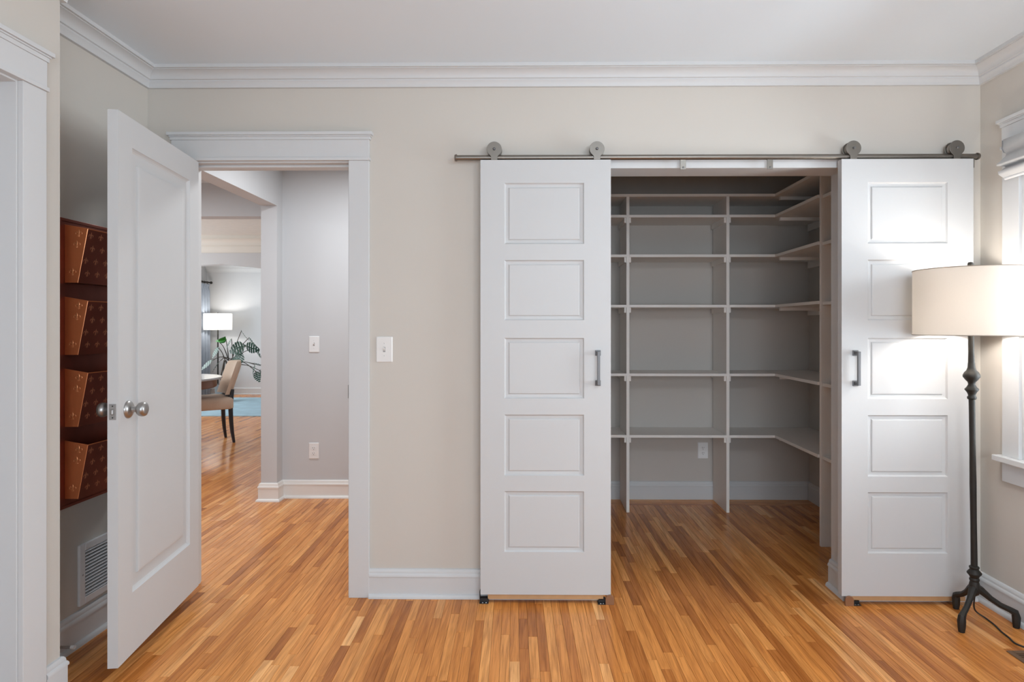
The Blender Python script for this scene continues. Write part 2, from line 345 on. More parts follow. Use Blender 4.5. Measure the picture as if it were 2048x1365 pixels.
for i in range(nrow):
    x0 = -6.46 + i * PW; x1 = x0 + PW; xm = (x0 + x1) / 2
    if xm > XR + 0.02: continue
    if xm < XL: rowfill(x0, x1, YW2 - 0.15, 11.95)
    elif xm < -1.90: rowfill(x0, x1, YR, 11.95)
    elif xm < XCL - 0.05: rowfill(x0, x1, YR, 4.95)
    else: rowfill(x0, x1, YR, 4.555)
border = []
yy = 4.555
while yy < YB - 0.005:
    x = XCL
    while x < XCR + 0.05:
        ln = random.choice((0.6, 0.9, 1.2)); border.append((x, min(x + ln, XCR + 0.05), yy, min(yy + PW, YB))); x += ln
    yy += PW
def vis(p):
    best = 0
    ya, yb = max(p[2], 2.28), p[3]
    xm = (p[0] + p[1]) / 2 - SKEW * ((ya + yb) / 2 - 2.8)
    if yb <= ya: return 0
    ym = (ya + yb) / 2
    q = project(xm, ym)
    if not q or q[1] > 1380 or q[0] < 100 or q[0] > 2060: return 0
    if ym > YW:
        xc = xm * YW / ym
        if not (-1.62 < xc < -0.9 or 0.36 < xc < 1.45): return 0
        if ym > 4.75 and xc > -1.33: return 0
    else:
        if q[0] < 240 and q[1] < 1330: return 0
    qa, qb = project(xm, ya), project(xm, yb)
    return abs(qa[1] - qb[1]) * 1242 * PW / q[2]
allp = [(p, M_OAK) for p in planks] + [(p, M_OAKX) for p in border]
order = sorted(range(len(allp)), key=lambda i: -vis(allp[i][0]))
top = set(i for i in order[:296] if vis(allp[i][0]) > 0)
def tone_of():
    t = random.gauss(0.56, 0.19)
    if random.random() < 0.10: t = random.uniform(0.02, 0.25)
    return min(1, max(0, t))
rest = {M_OAK.name: (MB(), [], []), M_OAKX.name: (MB(), [], [])}
def set_attr(me, tones, seeds):
    a = me.attributes.new('tone', 'FLOAT', 'FACE'); a.data.foreach_set('value', tones)
    a = me.attributes.new('seed', 'FLOAT', 'FACE'); a.data.foreach_set('value', seeds)
for i, (p, m) in enumerate(allp):
    t, sd = tone_of(), random.random()
    if i in top:
        b = MB(); plank_mesh(b, *p, sk=SKEW if m is M_OAK else 0.0); o = b.build('plank', m, fl); set_attr(o.data, [t] * 9, [sd] * 9)
    else:
        b, ts, ss = rest[m.name]; plank_mesh(b, *p, sk=SKEW if m is M_OAK else 0.0); ts += [t] * 9; ss += [sd] * 9
for m in (M_OAK, M_OAKX):
    b, ts, ss = rest[m.name]
    if b.v:
        o = b.build('more_planks', m, fl); set_attr(o.data, ts, ss); o['kind'] = 'stuff'

# ------------------------------------------------------------------ trim profiles
BASE = [(0, 0), (0.030, 0), (0.030, 0.007), (0.027, 0.014), (0.021, 0.019), (0.016, 0.020), (0.016, 0.099), (0.0195, 0.101), (0.0195, 0.108), (0.017, 0.114), (0.013, 0.118), (0.013, 0.123), (0.011, 0.130), (0.007, 0.135), (0, 0.137)]
CROWN = [(0, -0.087), (0.015, -0.087), (0.016, -0.078), (0.020, -0.068), (0.026, -0.060), (0.026, -0.053), (0.033, -0.051), (0.034, -0.043), (0.040, -0.033), (0.050, -0.026), (0.062, -0.021), (0.074, -0.019), (0.074, -0.016), (0.085, -0.016), (0.085, 0), (0, 0)]
def mitred(path, closed=False):
    n = len(path); res = []
    def nrm(a, b):
        dx, dy = b[0]-a[0], b[1]-a[1]; l = math.hypot(dx, dy); return (-dy/l, dx/l)
    for i in range(n):
        pa = nrm(path[i-1], path[i]) if (i > 0 or closed) else None
        pb = nrm(path[i], path[(i+1) % n]) if (i < n-1 or closed) else None
        if pa and pb:
            k = 1 + pa[0]*pb[0] + pa[1]*pb[1]; res.append(((pa[0]+pb[0])/k, (pa[1]+pb[1])/k))
        else: res.append(pa or pb)
    return res
def trim_run(names, path, prof, m, closed=False, labels=None, cat='trim'):
    nn = mitred(path, closed); n = len(path); segs = n if closed else n - 1
    for i in range(segs):
        if names[i] is None: continue
        j = (i + 1) % n
        o = MB().strip(prof, path[i], nn[i], path[j], nn[j]).build(names[i], m, smooth=35, fix=True)
        struct(o, labels[i] if labels else None, cat)
crown = [(o, ZC + z) for o, z in CROWN]
trim_run(['trim_1', 'trim_2', 'trim_3', 'trim_4', 'trim_5', 'trim_6'], [(XR, YR), (XR, YW), (XL, YW), (XL, YJ), (XJ, YJ), (XJ, YR)], crown, M_TRIM, True,
         ['white crown moulding along the right wall above the window', 'long white crown moulding along the back wall', 'white crown moulding along the recessed left wall',
          'short crown moulding on the left wall return', 'white crown moulding along the near left wall', 'white crown moulding on the rear wall'])
trim_run(['baseboard_right'], [(XR, YR), (XR, YW)], BASE, M_TRIM, labels=['white baseboard along the right wall behind the floor lamp'], cat='baseboard')
trim_run(['baseboard_closet_jamb_left', 'baseboard_back'], [(CX0, YW2), (CX0, YW), (HX1 + 0.104, YW)], BASE, M_TRIM, labels=['white baseboard wrapping the left jamb of the closet', 'white baseboard between doorway casing and sliding door'], cat='baseboard')
trim_run(['baseboard_back_right', 'baseboard_closet_jamb_right'], [(XR - 0.031, YW), (CX1, YW), (CX1, YW2)], BASE, M_TRIM, labels=['white baseboard behind the right sliding door', 'white baseboard wrapping the right jamb of the closet'], cat='baseboard')
trim_run(['baseboard_back_left', 'baseboard_left', 'baseboard_left_return', 'baseboard_left_near'], [(HX0 - 0.052, YW), (XL, YW), (XL, YJ), (XJ, YJ), (XJ, DY1 + 0.108)], BASE, M_TRIM,
         labels=['short white baseboard left of the doorway casing', 'white baseboard of the recessed left wall behind the door', 'white baseboard on the return of the left wall', 'white baseboard end beside the near left casing'], cat='baseboard')
SHORT = [(o * 0.9 if o < 0.02 else 0.0144, z) for o, z in BASE]
trim_run(['baseboard_closet_right', 'baseboard_closet_back', 'baseboard_closet_left'], [(XCR, YW2), (XCR, YB), (XCL, YB), (XCL, YW2)], SHORT, M_TRIM,
         labels=['white baseboard on the right closet wall', 'white baseboard on the closet back wall below the shelves', 'white baseboard on the left closet wall'], cat='baseboard')
trim_run(['baseboard_hall', 'baseboard_hall_side', 'baseboard_hall_jamb', 'baseboard_hall_outer'], [(XCL - 0.1, YH), (-1.925, YH), (-1.925, 4.63), (-2.045, 4.63), (-2.045, 4.85)], BASE, M_TRIMH,
         labels=['white baseboard on the grey hall wall below the outlet', 'short white baseboard on the side of the hall opening', 'white baseboard across the jamb of the hall opening', 'white baseboard on the outer side of the hall opening'], cat='baseboard')
trim_run(['baseboard_far'], [(-2.42, 11.95), (-6.33, 11.95)], BASE, M_TRIM, labels=['white baseboard on the far wall behind the plant'], cat='baseboard')
crown2 = [(o * 1.6, ZC + z * 2.2) for o, z in CROWN]
trim_run(['trim_7'], [(-2.42, 11.95), (-6.33, 11.95)], crown2, M_TRIM, labels=['cream crown moulding along the top of the far wall'])
trim_run(['trim_8'], [(-2.42, 8.5), (-6.33, 8.5)], [(o * 1.6, ZC + z * 2.6) for o, z in CROWN], mat('cream frieze paint', (0.72, 0.69, 0.63), 0.6, noise=0.02), labels=['cream crown moulding above the peaked header'])

# ------------------------------------------------------------------ door casings
def head_parts(par, lo, hi, out, sgn, axis, z0=2.109):
    # craftsman head: fillet, board, stepped cap. lo..hi along the wall, out = wall plane, sgn = direction into the room
    def bx(name, a0, a1, d, za, zb):
        p, q = sorted((out, out + sgn * d))
        if axis == 'X': return box(name, M_TRIM, a0, a1, p, q, za, zb, par, 0.0012)
        return box(name, M_TRIM, p, q, a0, a1, za, zb, par, 0.0012)
    bx('fillet', lo - 0.005, hi + 0.005, 0.025, z0, z0 + 0.014)
    bx('head_board', lo, hi, 0.020, z0 + 0.014, z0 + 0.100)
    m = MB()
    # cap with returned ends: stacked slabs
    for (d, za, zb) in ((0.024, 0.100, 0.115), (0.028, 0.115, 0.121), (0.035, 0.121, 0.136)):
        p, q = sorted((out, out + sgn * d)); e = d - 0.018
        if axis == 'X': m.box(lo - e, hi + e, p, q, z0 + za, z0 + zb)
        else: m.box(p, q, lo - e, hi + e, z0 + za, z0 + zb)
    m.build('cap_moulding', M_TRIM, par, bevel=0.0012)
t = struct(empty('trim_9', (HX1, YW, 0)), 'white casing with capped head around the hall doorway', 'door casing')
def rel(par, o):
    o.location = Vector(o.location) - par.location; return o
for nm, x0, x1 in (('casing_leg', HX0 - 0.052, HX0 - 0.006), ('casing_leg', HX1 + 0.006, HX1 + 0.104)):
    box(nm, M_TRIM, x0, x1, YW - 0.018, YW, 0, 2.109, t, 0.0015)
head_parts(t, HX0 - 0.052, HX1 + 0.104, YW, -1, 'X')
for nm, x0, x1 in (('casing_leg', HX0 - 0.052, HX0 - 0.006), ('casing_leg', HX1 + 0.006, HX1 + 0.104)):
    box(nm, M_TRIM, x0, x1, YW2, YW2 + 0.018, 0, 2.109, t, 0.0015)
box('head_board', M_TRIM, HX0 - 0.052, HX1 + 0.104, YW2, YW2 + 0.018, 2.109, 2.20, t, 0.0015)
box('jamb', M_TRIM, HX0 - 0.02, HX0, YW, YW2, 0, HZ + 0.02, t)
box('jamb', M_TRIM, HX1, HX1 + 0.02, YW, YW2, 0, HZ + 0.02, t)
box('head_jamb', M_TRIM, HX0, HX1, YW, YW2, HZ, HZ + 0.02, t)
box('door_stop_strip', M_TRIM, HX0, HX1, YW + 0.04, YW + 0.075, HZ - 0.012, HZ, t, 0.002)
box('door_stop_strip', M_TRIM, HX0, HX0 + 0.012, YW + 0.04, YW + 0.075, 0.002, HZ - 0.012, t, 0.002)
box('door_stop_strip', M_TRIM, HX1 - 0.012, HX1, YW + 0.04, YW + 0.075, 0.002, HZ - 0.012, t, 0.002)
box('strike_plate', M_STEEL, HX1 - 0.002, HX1, YW - 0.004, YW + 0.03, 0.96, 1.025, t)
for ch in t.children: ch.location = ch.location - t.location
t = struct(empty('trim_10', (XJ, DY1, 0)), 'white casing with capped head around the near left doorway', 'door casing')
for y0, y1 in ((DY0 - 0.104, DY0 - 0.006), (DY1 + 0.006, DY1 + 0.104)): box('casing_leg', M_TRIM, XJ, XJ + 0.018, y0, y1, 0, 2.109, t, 0.0015)
head_parts(t, DY0 - 0.104, DY1 + 0.104, XJ, 1, 'Y')
box('jamb', M_TRIM, XJ - 0.12, XJ, DY1, DY1 + 0.02, 0, HZ + 0.02, t); box('jamb', M_TRIM, XJ - 0.12, XJ, DY0 - 0.02, DY0, 0, HZ + 0.02, t)
box('head_jamb', M_TRIM, XJ - 0.12, XJ, DY0, DY1, HZ, HZ + 0.02, t)
for ch in t.children: ch.location = ch.location - t.location
t = struct(empty('trim_11', (CX1, YW, 0)), 'plain white jamb lining of the closet opening', 'jamb')
box('jamb', M_TRIM, CX0 - 0.01, CX0, YW - 0.001, YW2 + 0.001, 0, CZ + 0.01, t)
box('jamb', M_TRIM, CX1, CX1 + 0.01, YW - 0.001, YW2 + 0.001, 0, CZ + 0.01, t)
box('head_jamb', M_TRIM, CX0, CX1, YW - 0.001, YW2 + 0.001, CZ, CZ + 0.01, t)
box('head_trim', M_TRIM, CX0 - 0.04, CX1 + 0.04, YW - 0.012, YW - 0.001, CZ, CZ + 0.046, t, 0.001)
for ch in t.children: ch.location = ch.location - t.location

# ------------------------------------------------------------------ doors
def framed_face(b, x0, x1, z0, z1, panels, y, sgn):
    # flat face in XZ with rectangular holes for a single column of panels (px0, px1, pz0, pz1), sorted bottom up
    def q(a0, a1, c0, c1):
        v = [(a0, y, c0), (a1, y, c0), (a1, y, c1), (a0, y, c1)]
        b.add(v, [(0, 1, 2, 3) if sgn > 0 else (3, 2, 1, 0)])
    p0, p1 = panels[0][0], panels[0][1]
    q(x0, p0, z0, z1); q(p1, x1, z0, z1); z = z0
    for p in panels: q(p0, p1, z, p[2]); z = p[3]
    q(p0, p1, z, z1)
def door_slab(name, m, par, x0, x1, z0, z1, y0, y1, panels, prof, both=False):
    b = MB()
    b.add([(x0,y0,z0),(x1,y0,z0),(x1,y1,z0),(x0,y1,z0),(x0,y0,z1),(x1,y0,z1),(x1,y1,z1),(x0,y1,z1)], [(0,3,2,1),(4,5,6,7),(1,2,6,5),(3,0,4,7)])
    framed_face(b, x0, x1, z0, z1, panels, y0, 1)
    if both: framed_face(b, x0, x1, z0, z1, panels, y1, -1)
    else: b.add([(x0,y1,z0),(x1,y1,z0),(x1,y1,z1),(x0,y1,z1)], [(3,2,1,0)])
    o = b.build(name, m, par)
    for p in panels:
        MB().loops(p[0], p[1], p[2], p[3], prof, y0, 1).build('panel', m, par)
    if both:
        for p in panels:
            pb = MB()
            pb.loops(p[0], p[1], p[2], p[3], [(i, -d) for i, d in prof], y1, 1)
            pb.f = [f[::-1] for f in pb.f]; pb.build('panel', m, par)
    return o
# the open hinged door: local x from hinge to latch, local -y is the face towards the right of the picture
PH, PF = Vector((-1.611, 2.966)), Vector((-1.513, 2.243))
dv = PF - PH; DW = dv.length; ang = math.atan2(dv.y, dv.x)
dr = struct(empty('door_1', (PH.x, PH.y, 0), ang), 'white single panel door standing open against the left wall', 'door')
PPROF = [(0, 0), (0.002, 0.004), (0.007, 0.009), (0.013, 0.0125), (0.018, 0.013), (0.056, 0.0135), (0.0575, 0.006), (0.064, 0.0045), (0.072, 0.004)]
# mirrored so that the visible face (local +y) becomes y = 0
def door_one():
    x0, x1, z0, z1 = 0.0, DW, 0.064, 2.098; T = 0.036
    P = [(0.100, DW - 0.102, 0.296, 1.987)]
    b = MB()
    b.add([(x0,-T,z0),(x1,-T,z0),(x1,0,z0),(x0,0,z0),(x0,-T,z1),(x1,-T,z1),(x1,0,z1),(x0,0,z1)], [(0,3,2,1),(4,5,6,7),(1,2,6,5),(3,0,4,7)])
    framed_face(b, x0, x1, z0, z1, P, 0.0, -1); framed_face(b, x0, x1, z0, z1, P, -T, 1)
    b.build('door_slab', M_DOOR, dr)
    p = P[0]
    a = MB().loops(*p, [(i, -d) for i, d in PPROF], 0.0, 1); a.f = [f[::-1] for f in a.f]; a.build('panel', M_DOOR, dr)
    MB().loops(*p, PPROF, -T, 1).build('panel', M_DOOR, dr)
    kx, kz = DW - 0.071, 0.997
    KP = [(0.0, 0.0), (0.0335, 0.0), (0.0335, 0.003), (0.031, 0.007), (0.024, 0.012), (0.015, 0.015), (0.0115, 0.017), (0.0105, 0.023), (0.0115, 0.030), (0.018, 0.034), (0.0245, 0.040), (0.0275, 0.048), (0.0275, 0.055), (0.0245, 0.062), (0.016, 0.0665), (0.0, 0.068)]
    k1 = MB().lathe(KP, (kx, 0, kz), 'Y', 32).build('knob', M_STEEL, dr, smooth=40, fix=True)
    k1['label'] = 'satin metal round knob with turned rose'
    MB().lathe([(r, -h) for r, h in KP], (kx, -T, kz), 'Y', 32).build('knob', M_STEEL, dr, smooth=40, fix=True)
    lp = box('latch_plate', M_STEEL, DW, DW + 0.0015, -T + 0.006, -0.006, kz - 0.029, kz + 0.029, dr, 0.0004)
    MB().prism([(-0.023, kz - 0.010), (-0.013, kz - 0.010), (-0.013, kz + 0.010), (-0.023, kz + 0.010)], 'X', DW + 0.0015, DW + 0.010).build('latch_bolt', M_STEEL, lp, fix=True, bevel=0.003)
    for dz in (-0.021, 0.021): MB().lathe([(0.0025, 0), (0.0025, 0.0009), (0.0, 0.0009)], (DW + 0.0015, -T / 2, kz + dz), 'X', 10).build('screw', M_SLOT, lp)
    for z in (0.28, 1.08, 1.88):
        h = MB().lathe([(0.0, -0.045), (0.006, -0.045), (0.006, 0.045), (0.0, 0.045)], (-0.006, -T - 0.004, z), 'Z', 12); h.box(-0.0015, 0, -T, -0.004, z - 0.044, z + 0.044); h.box(-0.012, -0.010, -T - 0.050, -T - 0.004, z - 0.044, z + 0.044)
        h.build('hinge', M_STEEL, dr)
door_one()
# closed door of the near left doorway
dn = struct(empty('door_2', (XJ - 0.085, (DY0 + DY1) / 2, 0), R(90)), 'white door set deep in the near left casing', 'door')
door_slab('door_slab', M_DOOR, dn, -(DY1 - DY0) / 2 + 0.004, (DY1 - DY0) / 2 - 0.004, 0.012, 2.10, -0.018, 0.018, [(-0.29, 0.29, 0.25, 1.98)], PPROF, True)

# sliding (barn) doors
SPROF = [(0, 0), (0.003, 0.005), (0.006, 0.008), (0.020, 0.0095), (0.0225, 0.005), (0.026, 0.004)]
PZ = [(0.243, 0.530), (0.604, 0.892), (0.968, 1.254), (1.338, 1.622), (1.698, 1.986)]
YD0, YD1 = 2.930, 2.967
RAILZ, RAILY = 2.1105, 2.9485
def sliding_door(name, label, x0, x1, px0, px1, hx, sx, rollers):
    d = struct(empty(name, ((x0 + x1) / 2, YD0, 0)), label, 'sliding door'); L = Vector((-(x0 + x1) / 2, -YD0, 0))
    door_slab('door_slab', M_DOOR, d, x0, x1, 0.042, 2.095, YD0, YD1, [(px0, px1, a, c) for a, c in PZ], SPROF)
    box('bottom_strip', M_RAWWOOD, x0 + 0.035, x1 - 0.035, YD0 + 0.004, YD1 - 0.008, 0.019, 0.042, d)['label'] = 'bare wood strip under the door'
    # pull handle: square feet, slim bar
    h = MB()
    for z in (1.184, 1.042):
        h.box(hx - 0.013, hx + 0.013, YD0 - 0.006, YD0, z - 0.013, z + 0.013); h.box(hx - 0.008, hx + 0.008, YD0 - 0.034, YD0 - 0.006, z - 0.008, z + 0.008)
    h.box(hx - 0.0065, hx + 0.0065, YD0 - 0.040, YD0 - 0.028, 1.034, 1.192)
    ho = h.build('handle', M_PULL, d, bevel=0.0015); ho['label'] = 'dark pewter pull with square feet'
    for rx in rollers:
        r = MB().lathe([(0.030, 2.936), (0.030, 2.9405), (0.0245, 2.9465), (0.0245, 2.9505), (0.030, 2.9565), (0.030, 2.961)], (rx, 0, 2.1465), 'Y', 32)
        r.v = [(x, y, z) for x, y, z in r.v]
        wheel = r.build('wheel', M_NICKEL, d, smooth=40)
        for ya, yb in ((2.929, 2.934), (2.963, 2.968)):
            poly = []
            cz, rr, hw = 2.1465, 0.0352, 0.0155
            a0 = -math.pi / 2 + math.asin((hw + 0.007) / rr)
            for k in range(33):
                a = a0 + (2 * math.pi - 2 * (a0 + math.pi / 2)) * k / 32
                poly.append((rx + rr * math.cos(a), cz + rr * math.sin(a)))
            poly += [(rx - hw, cz - rr + 0.001), (rx - hw, 2.0955), (rx + hw, 2.0955), (rx + hw, cz - rr + 0.001)]
            MB().prism(poly, 'Y', ya, yb).build('hanger_plate', M_NICKEL, d, fix=True, bevel=0.0006)
        MB().lathe([(0.0, 2.9205), (0.004, 2.921), (0.0062, 2.9235), (0.0065, 2.929), (0.004, 2.929), (0.004, 2.968), (0.0062, 2.968), (0.0, 2.973)], (rx, 0, 2.1465), 'Y', 16).build('axle_bolt', M_PULL, d, smooth=40, fix=True)
    for ch in d.children: ch.location = L
    return d
sliding_door('door_3', 'left white five panel sliding door hanging beside the beige wall', -0.253, 0.362, -0.140, 0.236, 0.301, 1, (-0.188, 0.297))
sliding_door('door_4', 'right white five panel sliding door behind the floor lamp', 1.444, 2.058, 1.566, 1.938, 1.507, -1, (1.500, 1.982))

# rail
rl = tag(empty('sliding_door_rail', (0.85, RAILY, RAILZ)), 'brushed nickel round rail carrying the sliding doors above the closet', 'rail')
ra = [MB().tube([(-0.366, RAILY, RAILZ), (2.085, RAILY, RAILZ)], 0.0125, 20).build('rod', M_NICKEL, rl, smooth=40)]
ra.append(MB().lathe([(0.0, -0.378), (0.014, -0.377), (0.0165, -0.372), (0.0165, -0.366), (0.0128, -0.366)], (0, RAILY, RAILZ), 'X', 24).build('end_cap', M_NICKEL, rl, smooth=40, fix=True))
ra.append(MB().lathe([(0.0128, 2.085), (0.0165, 2.085), (0.0165, 2.091), (0.014, 2.096), (0.0, 2.097)], (0, RAILY, RAILZ), 'X', 24).build('end_cap', M_NICKEL, rl, smooth=40, fix=True))
for x in (0.706, 1.116, 2.0655, -0.205):
    b = MB().box(x - 0.0135, x + 0.0135, RAILY - 0.002, RAILY + 0.002, 2.052, 2.0995)
    if x < 0: b = MB()
    if x > 2: b = MB().box(x - 0.003, x + 0.003, RAILY - 0.010, RAILY + 0.010, 2.055, 2.0995)
    b.tube([(x, RAILY, RAILZ), (x, YW - 0.0005, RAILZ + 0.0065)], 0.009, 14)
    bo = b.build('bracket', M_NICKEL, rl, bevel=0.0008); ra.append(bo)
    if 0 < x < 2: MB().lathe([(0.0, -0.0045), (0.003, -0.004), (0.0045, -0.002)], (x, RAILY, 2.062), 'Y', 12).build('screw', M_PULL, bo)
for o in ra: o.location = -rl.location
# floor guides: bronze tab in front of the door edge on a black base
def guide(x, label, sx):
    g = tag(empty('floor_guide', (x, YD0, 0)), label, 'floor guide', 'floor guides of the sliding doors')
    poly = [(-0.020, 0.0), (0.020, 0.0), (0.020, 0.026)] + [(0.020 * math.cos(a), 0.026 + 0.020 * math.sin(a)) for a in [math.pi * k / 10 for k in range(1, 10)]] + [(-0.020, 0.026)]
    MB().prism(poly, 'Y', -0.012, -0.003).build('tab', M_BRONZE, g, fix=True, bevel=0.0012)
    MB().box(min(0, sx * 0.055), max(0, sx * 0.055), -0.010, 0.030, 0.0, 0.0035).build('foot_plate', M_BLACK, g)
    MB().box(min(sx * 0.018, sx * 0.052), max(sx * 0.018, sx * 0.052), 0.004, 0.028, 0.0035, 0.022).build('block', M_BLACK, g)
    for k in (0.030, 0.043): MB().lathe([(0.004, 0.0035), (0.003, 0.0055), (0.0, 0.006)], (sx * k, -0.004, 0), 'Z', 10).build('screw', M_STEEL, g)
guide(0.356, 'bronze round-topped floor guide at the right corner of the left sliding door', -1)
guide(1.476, 'bronze round-topped floor guide at the left corner of the right sliding door', 1)
g = tag(empty('floor_guide', (-0.237, YD0, 0)), 'black floor bracket under the left corner of the left sliding door', 'floor guide', 'floor guides of the sliding doors')
MB().box(-0.020, 0.022, -0.006, 0.030, 0, 0.0035).build('foot_plate', M_BLACK, g)
MB().box(-0.019, 0.021, 0.004, 0.028, 0.0035, 0.022).build('block', M_BLACK, g)
MB().box(-0.0205, -0.0175, 0.000, 0.030, 0.0035, 0.055).build('side_tab', M_BLACK, g)
for k in (-0.006, 0.010): MB().lathe([(0.004, 0.0035), (0.003, 0.0055), (0.0, 0.006)], (k, -0.001, 0), 'Z', 10).build('screw', M_STEEL, g)

# ------------------------------------------------------------------ closet shelving
sh = tag(empty('closet_shelving', (1.0, 4.55, 0)), 'white built-in closet shelving with uprights and a wraparound corner', 'shelving')
sp = []
YS = 4.372; YBK = YB - 0.001
SZ = [2.231, 2.085, 1.806, 1.452, 0.969, 0.536]     # centre heights
TH = 0.019
DIV = [-0.04, 0.660, 1.3605]
for x in DIV: sp.append(box('upright', M_SHELF, x - 0.0105, x + 0.0105, YS, YB - 0.018, 0.0005, SZ[0] - TH / 2, sh, 0.001))
XE = 1.690; YP = 3.700
sp.append(box('upright', M_SHELF, XE + 0.012, XCR - 0.016, YP, YP + 0.021, 0.0005, ZC - 0.1, sh, 0.001))
for i, z in enumerate(SZ):
    z0, z1 = z - TH / 2, z + TH / 2
    if i == 0:
        sp.append(box('shelf', M_SHELF, XCL + 0.002, XE, YS - 0.003, YBK, z0, z1, sh, 0.001))
    else:
        for xa, xb in ((XCL + 0.002, DIV[0] - 0.0105), (DIV[0] + 0.0105, DIV[1] - 0.0105), (DIV[1] + 0.0105, DIV[2] - 0.0105)):
            sp.append(box('shelf', M_SHELF, xa, xb, YS - 0.001, YBK, z0, z1, sh, 0.001))
            for xc0, xc1 in ((xa, xa + 0.013), (xb - 0.013, xb)):
                sp.append(box('cleat', M_SHELF, xc0, xc1, YS + 0.012, YBK - 0.02, z0 - 0.036, z0, sh))
        sp.append(box('shelf', M_SHELF, DIV[2] + 0.0105, XE, YS - 0.001, YBK, z0, z1, sh, 0.001))
        sp.append(box('cleat', M_SHELF, DIV[2] + 0.0105, DIV[2] + 0.0235, YS + 0.012, YBK - 0.02, z0 - 0.036, z0, sh))
    # corner leaf along the right wall, and the run in front of the end upright
    sp.append(box('shelf', M_SHELF, XE, XCR - 0.001, (3.25 if i == 0 else YP + 0.021), YBK, z0, z1, sh, 0.001)) if i else sp.append(box('shelf', M_SHELF, XE, XCR - 0.001, YP + 0.021, YBK, z0, z1, sh, 0.001))
    sp.append(box('shelf', M_SHELF, XE + 0.02, XCR - 0.001, YW2 + 0.01, YP, z0 - 0.006, z1 - 0.006, sh, 0.001))
    sp.append(box('cleat', M_SHELF, XE + 0.04, XCR - 0.001, YS + 0.008, YS + 0.030, z0 - 0.022, z0, sh))
    if i: sp.append(box('cleat', M_SHELF, XCR - 0.02, XCR - 0.001, YP + 0.03, YBK - 0.02, z0 - 0.05, z0, sh))
for o in sp: o.location = -sh.location
# storage bin on the third shelf, behind the end upright
bn = tag(empty('storage_bin', (1.905, 3.83, SZ[2] + TH / 2)), 'small off-white storage bin at the end of the third corner shelf', 'bin')
def rrect(hx, hy, r, n=5):
    pts = []
    for cx, cy, a0 in ((hx - r, hy - r, 0), (-hx + r, hy - r, 90), (-hx + r, -hy + r, 180), (hx - r, -hy + r, 270)):
        for k in range(n + 1):
            a = R(a0 + 90 * k / n); pts.append((cx + r * math.cos(a), cy + r * math.sin(a)))
    return pts
MB().prism(rrect(0.10, 0.085, 0.012), 'Z', 0.0005, 0.175).build('body', M_SCONE, bn, smooth=40, fix=True, bevel=0.006)
MB().prism(rrect(0.102, 0.087, 0.014), 'Z', 0.176, 0.192).build('lid', M_SCONE, bn, smooth=40, fix=True, bevel=0.007)

# ------------------------------------------------------------------ switches and outlets (built facing -Y, origin at the plate centre on the wall)
def plate(par, m, W, H):
    b = MB(); pts = rrect(W / 2, H / 2, 0.004, 3); pts2 = rrect(W / 2 - 0.004, H / 2 - 0.004, 0.003, 3); n = len(pts)
    v = [(x, 0, z) for x, z in pts] + [(x, -0.003, z) for x, z in pts] + [(x, -0.0065, z) for x, z in pts2]
    f = [(i, (i+1)%n, n+(i+1)%n, n+i) for i in range(n)] + [(n+i, n+(i+1)%n, 2*n+(i+1)%n, 2*n+i) for i in range(n)] + [tuple(range(2*n, 3*n))]
    b.add(v, f); return b.build('plate', m, par, fix=True)
def screw(par, m, x, z):
    MB().lathe([(0.0035, -0.0062), (0.003, -0.0078), (0.0, -0.008)], (x, 0, z), 'Y', 12).build('screw', m, par, fix=True)
    MB().box(x - 0.0004, x + 0.0004, -0.0083, -0.0078, z - 0.0025, z + 0.0025).build('screw_slot', M_SLOT, par)
def switch(loc, label, m, W=0.0795, H=0.124):
    s = tag(empty('light_switch', loc), label, 'light switch')
    plate(s, m, W, H)
    MB().box(-0.0055, 0.0055, -0.0070, -0.0060, -0.0125, 0.0125).build('toggle_slot', mat_slot, s)
    MB().prism([(-0.0065, -0.006), (-0.0065, 0.003), (-0.017, 0.011), (-0.0175, 0.005)], 'X', -0.0038, 0.0038).build('toggle', m, s, fix=True, bevel=0.0008)
    screw(s, m, 0, 0.030); screw(s, m, 0, -0.030)
mat_slot = mat('shaded plastic recess', (0.34, 0.33, 0.32), 0.6, noise=0.05)
def outlet(loc, label, m, W=0.0775, H=0.122):
    s = tag(empty('outlet', loc), label, 'outlet')
    plate(s, m, W, H)
    for dz in (0.020, -0.020):
        pts = []
        for k in range(24):
            a = 2 * math.pi * k / 24; pts.append((0.0172 * math.cos(a), dz + max(-0.0135, min(0.0135, 0.0172 * math.sin(a)))))
        r = MB().prism(pts, 'Y', -0.0082, -0.006).build('receptacle', m, s, fix=True)
        for x, h in ((-0.0064, 0.0045), (0.0064, 0.0036)): MB().box(x - 0.0011, x + 0.0011, -0.0086, -0.0080, dz + 0.0035 - h, dz + 0.0035 + h).build('slot', M_SLOT, r)
        MB().lathe([(0.0024, -0.0080), (0.0024, -0.0086), (0.0, -0.0086)], (0, 0, dz - 0.0085), 'Y', 10).build('slot', M_SLOT, r, fix=True)
    screw(s, m, 0, 0)
switch((-0.724, YW, 1.197), 'off-white toggle switch on the beige wall right of the doorway', M_PLATE)
switch((-1.680, YH, 1.173), 'white toggle switch on the grey hall wall above the outlet', M_PLATEH)
outlet((-1.682, YH, 0.359), 'white outlet on the grey hall wall below the switch', M_PLATEH)
outlet((1.279, YB, 0.369), 'white outlet on the closet back wall under the lowest shelf', M_PLATEH)

